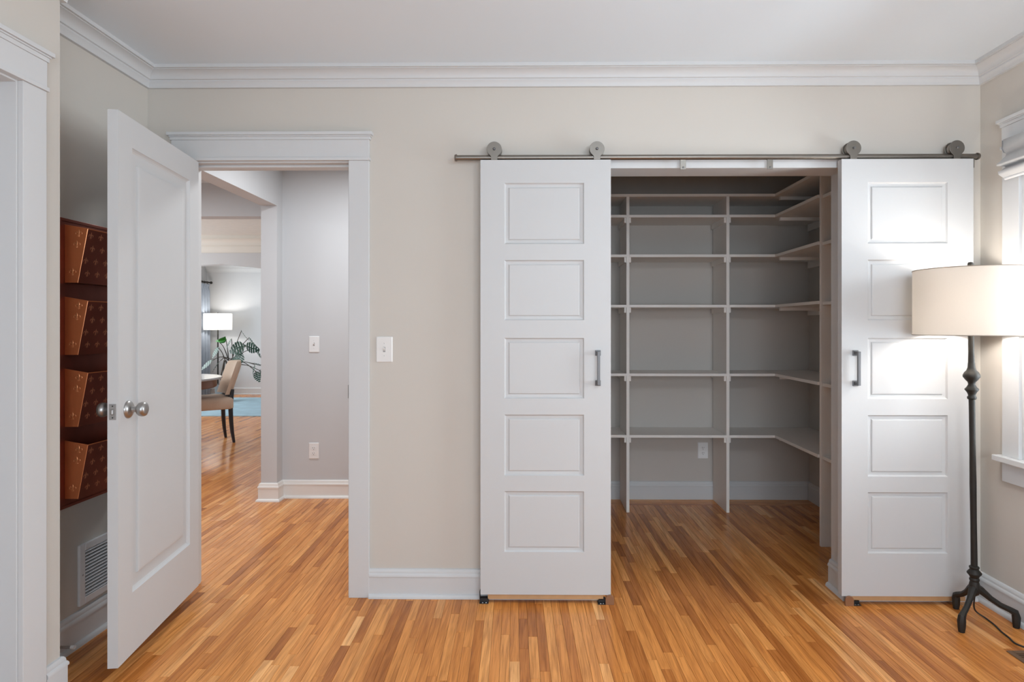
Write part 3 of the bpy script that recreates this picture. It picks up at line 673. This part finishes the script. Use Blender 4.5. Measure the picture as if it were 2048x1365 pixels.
# ------------------------------------------------------------------ copper wall organiser (on the recessed left wall)
OY = 2.425; OW = 0.375
og = tag(empty('wall_organizer', (XL, OY, 0.582)), 'antique copper four pocket wall organizer with raised fleur-de-lis', 'wall organizer')
bk = MB().box(0.0, 0.008, 0, OW, 0, 1.158).build('back_panel', M_COPPERD, og, bevel=0.003); bk['label'] = 'dark reddish copper back panel'
rb = MB()
for y0, y1, z0, z1 in ((0, 0.012, 0, 1.158), (OW - 0.012, OW, 0, 1.158), (0.012, OW - 0.012, 0, 0.012), (0.012, OW - 0.012, 1.146, 1.158)): rb.box(0.008, 0.011, y0, y1, z0, z1)
rb.build('edge_rim', M_COPPERD, og, bevel=0.001)
fm = MB()
fm.tube([(0, 0, -0.013), (0, 0, -0.006), (0, 0, 0.004), (0, 0, 0.011), (0, 0, 0.017)], [0.0012, 0.0022, 0.0040, 0.0028, 0.0003], 6, flat=0.5, up=(0, 1, 0))
for sg in (-1, 1):
    fm.tube([(sg*0.001, 0, -0.004), (sg*0.004, 0, 0.003), (sg*0.008, 0, 0.006), (sg*0.012, 0, 0.003), (sg*0.0125, 0, -0.002), (sg*0.0095, 0, -0.004)], [0.0010, 0.0019, 0.0023, 0.0021, 0.0016, 0.0008], 6, flat=0.6, up=(0, 1, 0))
    fm.tube([(sg*0.001, 0, -0.006), (sg*0.004, 0, -0.0085), (sg*0.005, 0, -0.012)], [0.001, 0.0014, 0.0005], 5, flat=0.6, up=(0, 1, 0))
fm.tube([(-0.0055, 0, -0.0045), (0.0055, 0, -0.0045)], 0.0011, 5)
fo = fm.build('fleur_de_lis', M_COPPERF, None, smooth=60); fme = fo.data; bpy.data.objects.remove(fo)
fme2 = fme.copy(); fme2.materials[0] = M_COPPERDF
PWD, PHT = 0.315, 0.230
def pocket(zb):
    # local: x out of the wall, y along it, z up
    xt, xb, zf = 0.092, 0.052, PHT - 0.016
    A = [(0, 0, 0), (xb, 0, 0), (xt, 0, zf), (0, 0, PHT)]; B = [(x, PWD, z) for x, _, z in A]
    p = MB(); p.add([A[1], B[1], B[2], A[2]], [(0, 1, 2, 3)])
    o = p.build('pocket', M_COPPERD, og); o.location = (0.009, 0.030, zb)
    s = o.modifiers.new('t', 'SOLIDIFY'); s.thickness = 0.0016; s.offset = 1
    for Q, m in ((A, M_COPPERLIT), (B, M_COPPERLIT)):
        q = MB().add(Q, [(0, 1, 2, 3)]).build('side', m, o); s = q.modifiers.new('t', 'SOLIDIFY'); s.thickness = 0.0014; s.offset = 0
    q = MB().add([A[0], A[1], B[1], B[0]], [(0, 1, 2, 3)]).build('bottom', M_COPPERD, o); s = q.modifiers.new('t', 'SOLIDIFY'); s.thickness = 0.0014; s.offset = 0
    MB().tube([A[3], A[2], B[2], B[3]], 0.0022, 8).build('rim', M_COPPERLIT, o, smooth=50)
    MB().tube([A[1], A[2]], 0.0016, 6).build('seam', M_COPPERF, o, smooth=50)
    def put(loc, rot, me, sc=1.0):
        f = bpy.data.objects.new('fleur_de_lis', me); COL.objects.link(f); f.parent = o; f.location = loc; f.rotation_euler = rot; f.scale = (sc, sc, sc)
    for fx, fz in ((0.056, 0.196), (0.048, 0.152), (0.031, 0.042)): put((fx, -0.0008, fz), (0, 0, 0), fme, 1.05); put((fx, PWD + 0.0008, fz), (0, 0, math.pi), fme, 1.05)
    tilt = math.atan2(xt - xb, zf)
    for r, (zz, off) in enumerate(((0.188, 0.022), (0.138, 0.043), (0.088, 0.018), (0.038, 0.040))):
        k = 0
        while off + k * 0.057 < PWD - 0.018:
            x = xb + (xt - xb) * zz / zf + 0.0015
            mt = Matrix.Rotation(tilt, 4, 'Y') @ Matrix.Rotation(R(90), 4, 'Z')
            put((x, off + k * 0.057, zz), mt.to_euler(), fme2, 0.95); k += 1
for zt in (1.713, 1.425, 1.138, 0.851): pocket(zt - PHT - 0.582)

# ------------------------------------------------------------------ return air grille (left wall)
gr = tag(empty('vent_grille', (XL, 2.533, 0.153)), 'white louvred air grille low on the left wall under the organizer', 'vent')
GW, GH = 0.36, 0.252
g = MB(); 
for y0, y1, z0, z1 in ((0, 0.032, 0, GH), (GW - 0.032, GW, 0, GH), (0.032, GW - 0.032, 0, 0.030), (0.032, GW - 0.032, GH - 0.030, GH)): g.box(0, 0.012, y0, y1, z0, z1)
g.build('frame', M_GRILLE, gr, bevel=0.003)
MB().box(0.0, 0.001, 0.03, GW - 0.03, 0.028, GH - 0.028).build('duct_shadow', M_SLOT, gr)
sl = MB().prism([(0.0015, 0.0022), (0.0020, 0.0034), (0.0118, -0.0016), (0.0112, -0.0028)], 'Y', 0.032, GW - 0.032).build('slat', M_GRILLE, gr, fix=True)
ns = 14
for k in range(ns):
    z = 0.036 + (GH - 0.072) * k / (ns - 1)
    if k == 0: sl.location = (0, 0, z); continue
    c = sl.copy(); COL.objects.link(c); c.location = (0, 0, z)
MB().lathe([(0.004, 0.012), (0.003, 0.0135), (0, 0.014)], (0, 0.016, GH / 2), 'X', 12).build('screw', M_STEEL, gr)
# spring door stop on the left baseboard
ds = tag(empty('door_stop', (XL + 0.016, 2.405, 0.055)), 'spring door stop with white tip on the left baseboard', 'door stop')
sp_path = [(0.004 + 0.052 * k / 120, 0.0045 * math.cos(k * 0.6), 0.0045 * math.sin(k * 0.6)) for k in range(121)]
MB().tube(sp_path, 0.001, 5).build('spring', M_STEEL, ds, smooth=60)
MB().lathe([(0.009, 0), (0.009, 0.003), (0.005, 0.005)], (0, 0, 0), 'X', 14).build('base', M_STEEL, ds)
MB().lathe([(0.0, 0.055), (0.0075, 0.055), (0.008, 0.060), (0.0075, 0.070), (0.0, 0.071)], (0, 0, 0), 'X', 16).build('tip', M_PLATEH, ds, smooth=40, fix=True)

# ------------------------------------------------------------------ floor lamp
LB = Vector((1.943, 2.757, 0)); LT = Vector((1.900, 2.721, 1.30))
fl2 = tag(empty('floor_lamp', LB), 'tall wrought iron tripod floor lamp with wide linen drum shade', 'floor lamp')
parts = []
def axis_pt(z): return LB + (LT - LB) * (z / 1.30)
def turned(name, prof, n=20, m=M_IRON):
    o = MB().tube([axis_pt(z) + Vector((0, 0, z - axis_pt(z).z)) for r, z in prof], [r for r, z in prof], n).build(name, m, fl2, smooth=50); parts.append(o); return o
turned('pole', [(0.0135, 0.245), (0.0125, 0.45), (0.0135, 0.62), (0.0120, 0.80), (0.0125, 0.995)], 10)
turned('baluster', [(0.014, 0.990), (0.0175, 0.993), (0.0178, 1.001), (0.014, 1.005), (0.0145, 1.012), (0.019, 1.022), (0.0265, 1.032), (0.0265, 1.036), (0.019, 1.044), (0.013, 1.056), (0.015, 1.066), (0.024, 1.076), (0.032, 1.088), (0.0325, 1.096), (0.027, 1.108), (0.019, 1.117), (0.0145, 1.130), (0.013, 1.150)])
turned('upper_pole', [(0.013, 1.150), (0.0115, 1.20), (0.012, 1.26), (0.0105, 1.36)], 10)
turned('collar', [(0.014, 0.256), (0.0195, 0.252), (0.0195, 0.246), (0.016, 0.242), (0.020, 0.236), (0.028, 0.226), (0.028, 0.222), (0.020, 0.212), (0.0165, 0.203), (0.0195, 0.198), (0.0195, 0.192), (0.016, 0.188)])
turned('hub', [(0.016, 0.190), (0.019, 0.180), (0.022, 0.165), (0.022, 0.145), (0.016, 0.130), (0.006, 0.122)], 14)
hub = axis_pt(0.16); hub.z = 0.160
for fx, fy in ((1.955, 2.898), (1.829, 2.676), (2.092, 2.716)):
    ft = Vector((fx, fy, 0)); d = ft - hub; d.z = 0
    V = lambda k, z: Vector((hub.x + d.x * k, hub.y + d.y * k, z))
    o = MB().tube([V(0.02, 0.165), V(0.15, 0.150), V(0.38, 0.118), V(0.62, 0.092), V(0.85, 0.076), V(0.97, 0.066), V(1.0, 0.046), V(1.0, 0.020), V(1.0, 0.0006)],
                  [0.016, 0.0160, 0.0125, 0.0118, 0.0125, 0.0155, 0.0175, 0.0155, 0.0125], 8).build('leg', M_IRON, fl2, smooth=35); parts.append(o)
ST = axis_pt(1.41)
shp = MB()
SRB, SRT, SZ0, SZ1 = 0.216, 0.216, 1.271, 1.555
n = 64; vs = []; fs = []
for rr_, zz in ((SRB, SZ0), (SRT, SZ1), (SRT - 0.002, SZ1), (SRB - 0.002, SZ0)):
    for k in range(n): a = 2 * math.pi * k / n; vs.append((ST.x + rr_ * math.cos(a), ST.y + rr_ * math.sin(a), zz))
for i in range(1):
    for k in range(n): fs.append((i*n+k, i*n+(k+1)%n, (i+1)*n+(k+1)%n, (i+1)*n+k))
so = MB().add(vs[:2*n], fs).build('shade', M_SHADE, fl2, smooth=60); so['label'] = 'wide oatmeal linen drum shade'
parts.append(so)
M_RIM = mat('shade rim tape', (0.30, 0.24, 0.19), 0.8, noise=0.05)
for zz in (SZ0, SZ1):
    ring = [(ST.x + 0.2165 * math.cos(2*math.pi*k/48), ST.y + 0.2165 * math.sin(2*math.pi*k/48), zz) for k in range(49)]
    r_ = MB().tube(ring, 0.0018, 6, caps=False, up=(0, 0, 1)).build('rim', M_RIM, so, smooth=60)
sd_ = MB()
for k in range(3):
    a = 2 * math.pi * k / 3 + 0.4
    sd_.tube([(ST.x, ST.y, 1.535), (ST.x + 0.214 * math.cos(a), ST.y + 0.214 * math.sin(a), 1.548)], 0.002, 6)
spd = sd_.build('spider', M_IRON, fl2, smooth=50); parts.append(spd)
parts.append(MB().tube([(ST.x, ST.y, 1.355), (ST.x, ST.y, 1.54)], 0.004, 8).build('riser', M_IRON, fl2, smooth=50))
parts.append(MB().lathe([(0.0, 1.538), (0.007, 1.540), (0.008, 1.552), (0.0075, 1.568), (0.011, 1.574), (0.012, 1.580), (0.009, 1.587), (0.0, 1.589)], (ST.x, ST.y, 0), 'Z', 16).build('finial', M_IRON, fl2, smooth=50, fix=True))
for sg in (-1, 1):
    c = Vector((ST.x + sg * 0.062, ST.y, 1.405))
    parts.append(MB().lathe([(0.0, -0.052), (0.013, -0.05), (0.014, -0.03), (0.026, -0.005), (0.030, 0.018), (0.026, 0.038), (0.012, 0.050), (0.0, 0.052)], c, 'Z', 20).build('bulb', M_BULB, fl2, smooth=60))
    parts.append(MB().tube([(ST.x, ST.y, 1.352), (c.x, c.y, 1.352)], 0.006, 8).build('socket_arm', M_IRON, fl2, smooth=50))
cp = [(1.948, 2.752, 0.150), (1.963, 2.790, 0.09), (1.985, 2.815, 0.03), (2.015, 2.790, 0.006), (2.010, 2.735, 0.005), (1.995, 2.674, 0.005), (1.987, 2.619, 0.005), (1.978, 2.572, 0.005), (2.000, 2.538, 0.005), (2.04, 2.525, 0.005), (2.085, 2.50, 0.005), (2.098, 2.40, 0.005)]
def smooth_path(P, k=6):
    P = [Vector(p) for p in P]; out = []
    for i in range(len(P) - 1):
        p0, p1, p2, p3 = P[max(i-1, 0)], P[i], P[i+1], P[min(i+2, len(P)-1)]
        for j in range(k):
            t = j / k; out.append(0.5 * ((2*p1) + (p2-p0)*t + (2*p0-5*p1+4*p2-p3)*t*t + (3*p1-p0-3*p2+p3)*t**3))
    return out + [P[-1]]
pc = MB().tube(smooth_path(cp), 0.0034, 8).build('power_cord', M_CORD, fl2, smooth=60); pc['label'] = 'black power cord on the floor'; parts.append(pc)
for o in parts: o.location = -LB
point('lamp_light', (ST.x, ST.y, 1.395), 10, (1.0, 0.96, 0.91), 0.062)

# ------------------------------------------------------------------ floor register
rg = tag(empty('floor_register', (1.970, 2.36, 0)), 'brown slotted metal floor register beside the lamp cord', 'vent')
r = MB()
RX, RY = 0.072, 0.157
for x0, x1, y0, y1 in ((-RX, -RX + 0.022, -RY, RY), (RX - 0.022, RX, -RY, RY), (-RX + 0.022, RX - 0.022, -RY, -RY + 0.022), (-RX + 0.022, RX - 0.022, RY - 0.022, RY)): r.box(x0, x1, y0, y1, 0.0003, 0.005)
r.build('frame', M_REG, rg, bevel=0.0015)
MB().box(-RX + 0.02, RX - 0.02, -RY + 0.02, RY - 0.02, 0.0003, 0.0009).build('opening', M_SLOT, rg)
s0 = MB().box(-RX + 0.022, RX - 0.022, -0.0028, 0.0028, 0.001, 0.004).build('slat', M_REG, rg)
for k in range(20):
    y = -RY + 0.030 + (2 * RY - 0.060) * k / 19
    if k == 0: s0.location.y = y; continue
    c = s0.copy(); COL.objects.link(c); c.location.y = y

# ------------------------------------------------------------------ window on the right wall
wn = struct(empty('window_1', (XR, (WY0 + WY1) / 2, WZ0)), 'white trimmed window in the right wall with sill and apron', 'window')
ps = []
for y0, y1 in ((WY0 - 0.104, WY0 - 0.006), (WY1 + 0.006, WY1 + 0.104)): ps.append(box('casing', M_TRIM, XR - 0.018, XR, y0, y1, WZ0 + 0.004, 2.109, wn, 0.0015))
head_parts(wn, WY0 - 0.104, WY1 + 0.104, XR, -1, 'Y')
ps.append(box('sill', M_TRIM, XR - 0.048, XR + 0.09, WY0 - 0.128, WY1 + 0.128, WZ0 - 0.022, WZ0 + 0.004, wn, 0.003))
ps.append(box('apron', M_TRIM, XR - 0.018, XR, WY0 - 0.104, WY1 + 0.104, WZ0 - 0.112, WZ0 - 0.022, wn, 0.0015))
for y0, y1 in ((WY0 - 0.006, WY0 + 0.012), (WY1 - 0.012, WY1 + 0.006)): ps.append(box('jamb', M_TRIM, XR - 0.004, XR + 0.13, y0, y1, WZ0 + 0.004, WZ1, wn))
ps.append(box('head_jamb', M_TRIM, XR - 0.004, XR + 0.13, WY0, WY1, WZ1 - 0.012, WZ1 + 0.006, wn))
for nm, z0, z1, xo in (('lower_sash', WZ0 + 0.004, 1.42, 0.040), ('upper_sash', 1.40, WZ1 - 0.012, 0.075)):
    s = MB(); x0, x1 = XR + xo, XR + xo + 0.032; y0, y1 = WY0 + 0.012, WY1 - 0.012
    s.box(x0, x1, y0, y0 + 0.048, z0, z1).box(x0, x1, y1 - 0.048, y1, z0, z1).box(x0, x1, y0 + 0.048, y1 - 0.048, z0, z0 + 0.055).box(x0, x1, y0 + 0.048, y1 - 0.048, z1 - 0.04, z1)
    so_ = s.build(nm, M_TRIM, wn, bevel=0.002); ps.append(so_)
    MB().box(x0 + 0.014, x0 + 0.018, y0 + 0.048, y1 - 0.048, z0 + 0.055, z1 - 0.04).build('glass', M_GLASS, so_)
for ch in wn.children: ch.location = -wn.location
w2 = struct(empty('fill_window', (0.5, YR, 1.45)), 'wide unseen window added behind the viewer for fill light', 'window')  # added unseen window, an opening for the rear fill light
b = MB()
for x0, x1, z0, z1 in ((-0.8, -0.72, 0.7, 2.2), (1.72, 1.8, 0.7, 2.2), (-0.72, 1.72, 0.7, 0.78), (-0.72, 1.72, 2.12, 2.2), (0.46, 0.54, 0.78, 2.12)): b.box(x0, x1, YR - 0.12, YR, z0, z1)
b.build('frame', M_TRIM, w2).location = -w2.location

# roman shade
rs = tag(empty('roman_shade', (XR, (WY0 + WY1) / 2, 2.14)), 'white fabric roman shade folded up at the window top', 'window shade')
ya, yb = WY0 - 0.06, WY1 + 0.052
prof = [(0.030, 2.138), (0.050, 2.140), (0.052, 2.100), (0.046, 2.086), (0.036, 2.078), (0.040, 2.066), (0.078, 2.030), (0.080, 2.024), (0.040, 2.020), (0.058, 2.004), (0.074, 1.996), (0.070, 1.984), (0.050, 1.972), (0.042, 1.968)]
f = MB(); nn_ = len(prof)
f.add([(XR - o_, y_, z_) for y_ in (ya, yb) for o_, z_ in prof], [(i, i + 1, nn_ + i + 1, nn_ + i) for i in range(nn_ - 1)])
fo_ = f.build('fabric', M_FABRIC, rs, smooth=25); sm = fo_.modifiers.new('t', 'SOLIDIFY'); sm.thickness = 0.003; sm.offset = 0; fo_.location = -rs.location
hb = box('headrail', M_FABRIC, XR - 0.049, XR - 0.018, ya + 0.004, yb - 0.004, 2.105, 2.1365, rs); hb.location = -rs.location
bb = MB().tube([(XR - 0.046, ya, 1.966), (XR - 0.046, yb - 0.006, 1.966)], 0.007, 12).build('bottom_bar', M_FABRIC, rs, smooth=40); bb.location = -rs.location
hk = MB().tube([(XR - 0.052, yb + 0.003, 2.137), (XR - 0.053, yb + 0.003, 2.10), (XR - 0.048, yb + 0.003, 2.087), (XR - 0.030, yb + 0.003, 2.079)], 0.002, 6).build('side_clip', M_PULL, rs); hk.location = -rs.location

# ------------------------------------------------------------------ rooms beyond the hall: rug, chair, table, lamp, plant, curtain
rug = tag(MB().prism(rrect(1.7, 1.16, 0.02), 'Z', 0.0005, 0.012).build('area_rug', M_RUG, None, fix=True), 'pale blue rug on the far room floor behind the dining chair', 'rug'); rug.location = (-4.75, 10.16, 0)
# dining chair, local: faces -x, back at +x
ch = tag(empty('dining_chair', (-3.69, 6.99, 0), math.atan2(0.62, 0.785)), 'tan upholstered dining chair with curved ebony legs at the round table', 'chair')
def cushion(name, hx, hy, z0, z1, dx=0.0):
    b = MB(); pts = rrect(hx, hy, 0.06, 5); n = len(pts); ringz = [(z0, 0.95), (z0 + 0.012, 1.0), (z1 - 0.035, 1.0), (z1 - 0.012, 0.96), (z1, 0.82)]
    vs = [(x * s + dx, y * s, z) for z, s in ringz for x, y in pts]; fs = [tuple(range(n - 1, -1, -1)), tuple((len(ringz) - 1) * n + k for k in range(n))]
    for i in range(len(ringz) - 1):
        for k in range(n): fs.append((i*n+k, i*n+(k+1)%n, (i+1)*n+(k+1)%n, (i+1)*n+k))
    return b.add(vs, fs).build(name, M_LINEN, ch, smooth=50)
cushion('seat', 0.245, 0.245, 0.385, 0.520, -0.02)
# curved backrest: swept cross sections
def backrest():
    vs = []; fs = []; ny, nz = 13, 9
    for side in (0, 1):
        for iz in range(nz):
            t = iz / (nz - 1); z = 0.545 + 0.375 * t
            for iy in range(ny):
                s = (iy / (ny - 1) - 0.5) * 2
                hw = 0.215 + 0.02 * t - 0.03 * max(0, (t - 0.8) / 0.2) ** 2
                th = 0.036 * (1 - 0.55 * abs(s) ** 4) * (1 - 0.5 * max(0, (t - 0.85) / 0.15) ** 2)
                x = 0.205 + 0.115 * t - 0.055 * s * s + (th if side else -th)
                vs.append((x, s * hw, z - 0.015 * s * s * t))
    N = ny * nz
    for iz in range(nz - 1):
        for iy in range(ny - 1):
            a = iz*ny+iy; fs.append((a, a+ny, a+ny+1, a+1)); fs.append((N+a, N+a+1, N+a+ny+1, N+a+ny))
    for iz in range(nz - 1):
        a = iz*ny; fs.append((a, N+a, N+a+ny, a+ny)); a = iz*ny+ny-1; fs.append((a, a+ny, N+a+ny, N+a))
    for iy in range(ny - 1):
        fs.append((iy, iy+1, N+iy+1, N+iy)); a = (nz-1)*ny+iy; fs.append((a, N+a, N+a+1, a+1))
    MB().add(vs, fs).build('backrest', M_LINEN, ch, smooth=60, fix=True)
backrest()
for sg in (-1, 1):
    MB().tube([(0.215, sg*0.19, 0.60), (0.205, sg*0.19, 0.50), (0.195, sg*0.19, 0.40), (0.20, sg*0.195, 0.25), (0.210, sg*0.20, 0.12), (0.228, sg*0.205, 0.0008)], [0.020, 0.022, 0.025, 0.023, 0.020, 0.015], 8).build('leg', M_EBONY, ch, smooth=40)
    MB().tube([(-0.22, sg*0.19, 0.40), (-0.225, sg*0.195, 0.2), (-0.235, sg*0.20, 0.0008)], [0.024, 0.020, 0.014], 8).build('leg', M_EBONY, ch, smooth=40)
MB().box(0.175, 0.215, -0.17, 0.17, 0.50, 0.53).build('back_rail', M_EBONY, ch)
# round table
tb = tag(empty('round_table', (-4.03, 6.66, 0)), 'round dining table with grey stone top and brown apron', 'table')
MB().lathe([(0.0, 0.728), (0.585, 0.728), (0.60, 0.736), (0.60, 0.748), (0.592, 0.755), (0.0, 0.755)], (0, 0, 0), 'Z', 64).build('tabletop', M_STONE, tb, smooth=40)
MB().lathe([(0.53, 0.64), (0.545, 0.65), (0.545, 0.728), (0.50, 0.728)], (0, 0, 0), 'Z', 64).build('apron', M_WALNUT, tb, smooth=40)
MB().lathe([(0.24, 0.0008), (0.24, 0.03), (0.18, 0.06), (0.09, 0.10), (0.07, 0.30), (0.10, 0.55), (0.30, 0.64), (0.45, 0.70)], (0, 0, 0), 'Z', 32).build('pedestal', M_WALNUT, tb, smooth=40)
# far floor lamp
fp = tag(empty('floor_lamp', (-5.885, 11.50, 0)), 'slim floor lamp with glowing white drum shade by the far curtain', 'floor lamp')
MB().lathe([(0.0, 0.0008), (0.14, 0.0008), (0.14, 0.018), (0.02, 0.03)], (0, 0, 0), 'Z', 32).build('base', M_IRON, fp, smooth=40)
MB().tube([(0, 0, 0.02), (0, 0, 1.40)], 0.013, 10).build('pole', M_IRON, fp, smooth=40)
s2 = []
for zz in (1.250, 1.552):
    for k in range(48): a = 2*math.pi*k/48; s2.append((0.24 * math.cos(a), 0.24 * math.sin(a), zz))
MB().add(s2, [(k, (k+1)%48, 48+(k+1)%48, 48+k) for k in range(48)]).build('shade', M_SHADE2, fp, smooth=60)
MB().tube([(0, 0, 1.40), (0, 0, 1.575)], 0.005, 6).build('finial', M_IRON, fp)
b = MB()
for k in range(3): a = 2.1 * k; b.tube([(0, 0, 1.54), (0.238 * math.cos(a), 0.238 * math.sin(a), 1.545)], 0.0025, 6)
b.build('spider', M_IRON, fp)
MB().lathe([(0.0, 1.39), (0.02, 1.40), (0.032, 1.43), (0.02, 1.46), (0.0, 1.47)], (0.0, 0.0, 0), 'Z', 16).build('bulb', M_BULB, fp, smooth=60)
point('far_lamp_light', (-5.885, 11.46, 1.44), 14, (1.0, 0.96, 0.91), 0.05)
# monstera
pl = tag(empty('monstera_plant', (-5.39, 10.75, 0)), 'large leafy monstera plant standing behind the dining chair', 'plant')
MB().lathe([(0.0, 0.0135), (0.13, 0.0135), (0.155, 0.28), (0.16, 0.31), (0.145, 0.31), (0.14, 0.28), (0.0, 0.28)], (0, 0, 0), 'Z', 32).build('pot', M_POT, pl, smooth=40)
def leaf_mesh(m, notches=True):
    b = MB(); L = 1.0
    # lobes on both sides of a midrib; local: x along the leaf, y across
    def half(x): return 0.50 * math.sin(math.pi * min(1, max(0, (x + 0.12) / 1.12)) ** 0.72) * (1.0 - 0.12 * x)
    for sg in (-1, 1):
        k = 7
        for i in range(k):
            x0, x1 = -0.14 + 1.12 * i / k, -0.14 + 1.12 * (i + (0.58 if notches else 1.0)) / k
            xm0, xm1 = max(0.0, x0 * 0.9), max(0.03, x1 * 0.9)
            h0, h1 = half(x0), half(x1)
            g = lambda x, y: (x, y * sg, -0.28 * x * x - 0.35 * y * y + 0.10 * abs(y))
            inner = 0.16 if notches else 0.3
            v = [g(xm0, 0), g(xm1 + 0.10, 0), g(x1 + 0.10 * inner + 0.05, h1 * inner), g(x0 + 0.05, h0 * inner), g(x1 + 0.09, h1 * 0.75), g(x0 + 0.05, h0 * 0.75), g(x1 + 0.08, h1), g(x0 + 0.09, h0 * 0.97)]
            fcs = [(0, 1, 2, 3), (3, 2, 4, 5), (5, 4, 6, 7)]
            b.add(v, fcs if sg > 0 else [q[::-1] for q in fcs])
    return b, m
lfA = leaf_mesh(M_LEAF)[0].build('leaf', M_LEAF, pl, smooth=60); lfB = leaf_mesh(M_LEAF, False)[0].build('leaf', M_LEAFB, pl, smooth=60)
meA, meB = lfA.data, lfB.data
bpy.data.objects.remove(lfA); bpy.data.objects.remove(lfB)
LEAVES = [  # leaf base (m), heading (deg, 0 = right, 90 = up), length (m), roll, bright
    ((-5.065, 10.700, 1.238), -62, 0.22, 70, 0),
    ((-4.888, 10.600, 1.118), -58, 0.25, 65, 0),
    ((-4.776, 10.600, 0.938), -65, 0.24, 60, 0),
    ((-4.880, 10.400, 0.987), -160, 0.26, 15, 0),
    ((-4.893, 10.500, 0.984), -25, 0.24, 30, 0),
    ((-4.914, 10.400, 0.853), -120, 0.22, 20, 0),
    ((-5.013, 10.500, 0.763), -160, 0.17, 30, 0),
    ((-5.135, 10.300, 1.090), 175, 0.16, 60, 1),
    ((-5.236, 10.300, 1.040), 35, 0.13, 50, 1),
    ((-5.092, 10.400, 1.105), -125, 0.18, 60, 0),
    ((-5.363, 10.500, 0.950), -130, 0.20, 50, 0),
    ((-5.176, 10.200, 0.746), -135, 0.22, 75, 0),
    ((-5.370, 10.300, 0.740), -150, 0.24, 60, 0),
    ((-4.711, 10.400, 0.684), -20, 0.20, 75, 0),
    ((-4.694, 10.400, 0.668), -110, 0.18, 60, 0),
    ((-4.678, 10.400, 0.550), -75, 0.18, 20, 0),
    ((-4.654, 10.500, 0.560), -40, 0.20, 25, 0)]
crown_pt = Vector((-5.27, 10.70, 0.64))
for i, (bp_, dg, ln, tl, br) in enumerate(LEAVES):
    p = Vector(bp_) - pl.location
    o = bpy.data.objects.new('leaf', meB if br else meA); COL.objects.link(o); o.parent = pl; o.location = p
    xa = Vector((math.cos(R(dg)), -0.25, math.sin(R(dg)))).normalized()
    face = Vector((0, -1, 0)); za = (face - xa * face.dot(xa)).normalized(); za = Matrix.Rotation(R(tl), 3, xa) @ za
    ya_ = za.cross(xa); mt = Matrix((xa, ya_, za)).transposed().to_4x4()
    o.rotation_euler = mt.to_euler(); o.scale = (ln, ln, ln)
    c0 = crown_pt - pl.location + Vector((random.uniform(-.05, .05), random.uniform(-.05, .05), random.uniform(-0.05, 0.12)))
    midp = (c0 * 0.45 + p * 0.55) + Vector((0, 0, 0.05))
    MB().tube(smooth_path([c0, midp, p], 4), [0.008] * 4 + [0.006] * 4 + [0.005], 6).build('stem', M_STEM, pl, smooth=60)
for k in range(3):
    a = 2.1 * k; MB().tube(smooth_path([(0.05 * math.cos(a), 0.05 * math.sin(a), 0.3), (0.07 * math.cos(a), 0.05 * math.sin(a), 0.45), (0.02 * math.cos(a), 0.02, 0.72)], 4), 0.012, 7).build('stem', M_STEM, pl, smooth=60)
# curtain and rod on the far left wall
cu = tag(empty('curtain', (-6.215, 11.63, 0)), 'slate blue pleated curtain hanging beside the far window', 'curtain')
vs = []; fs = []; K = 70
for iz, (z, amp) in enumerate(((0.015, 1.0), (0.8, 1.0), (1.6, 0.9), (1.98, 0.8), (2.055, 0.35), (2.121, 0.6))):
    for k in range(K):
        t = k / (K - 1); vs.append((0.045 * amp * math.sin(t * 2 * math.pi * 6), -0.40 + 0.62 * t * (0.94 if iz == 4 else 1.0), z))
for iz in range(5):
    for k in range(K - 1): a = iz*K+k; fs.append((a, a+1, a+K+1, a+K))
MB().add(vs, fs).build('fabric', M_CURTAIN, cu, smooth=60)
cr = tag(empty('curtain_rod', (-6.215, 10.57, 2.155)), 'dark curtain rod above the slate blue curtain', 'curtain rod')
MB().tube([(0, -1.3, 0), (0, 1.29, 0)], 0.014, 12).build('rod', M_IRON, cr, smooth=40)
MB().lathe([(0.0, 1.345), (0.022, 1.335), (0.028, 1.315), (0.018, 1.295), (0.0, 1.29)], (0, 0, 0), 'Y', 16).build('finial', M_IRON, cr, smooth=40, fix=True)
MB().tube([(0, 1.25, 0), (-0.114, 1.25, 0)], 0.008, 8).build('bracket', M_IRON, cr, smooth=40)
for k in range(6):
    MB().tube([(0.02 * math.cos(a), 0.68 + 0.1 * k, 0.02 * math.sin(a) - 0.004) for a in [2*math.pi*j/12 for j in range(13)]], 0.003, 5, caps=False, up=(0, 1, 0)).build('ring', M_IRON, cr)
# far windows
for nme, y0, y1, lb in (('window_3', 6.2, 8.2, 'dining room window in the far left wall'), ('window_4', 9.3, 11.2, 'window of the far room beside the curtain')):
    wf = struct(empty(nme, (-6.33, (y0 + y1) / 2, 0.6)), lb, 'window')
    b = MB()
    for a0, a1, z0, z1 in ((y0 - 0.08, y0 + 0.05, 0.52, 2.38), (y1 - 0.05, y1 + 0.08, 0.52, 2.38), (y0 + 0.05, y1 - 0.05, 0.52, 0.65), (y0 + 0.05, y1 - 0.05, 2.25, 2.38), ((y0 + y1) / 2 - 0.03, (y0 + y1) / 2 + 0.03, 0.65, 2.25)): b.box(-6.37, -6.31, a0, a1, z0, z1)
    b.build('frame', M_TRIM, wf).location = -wf.location
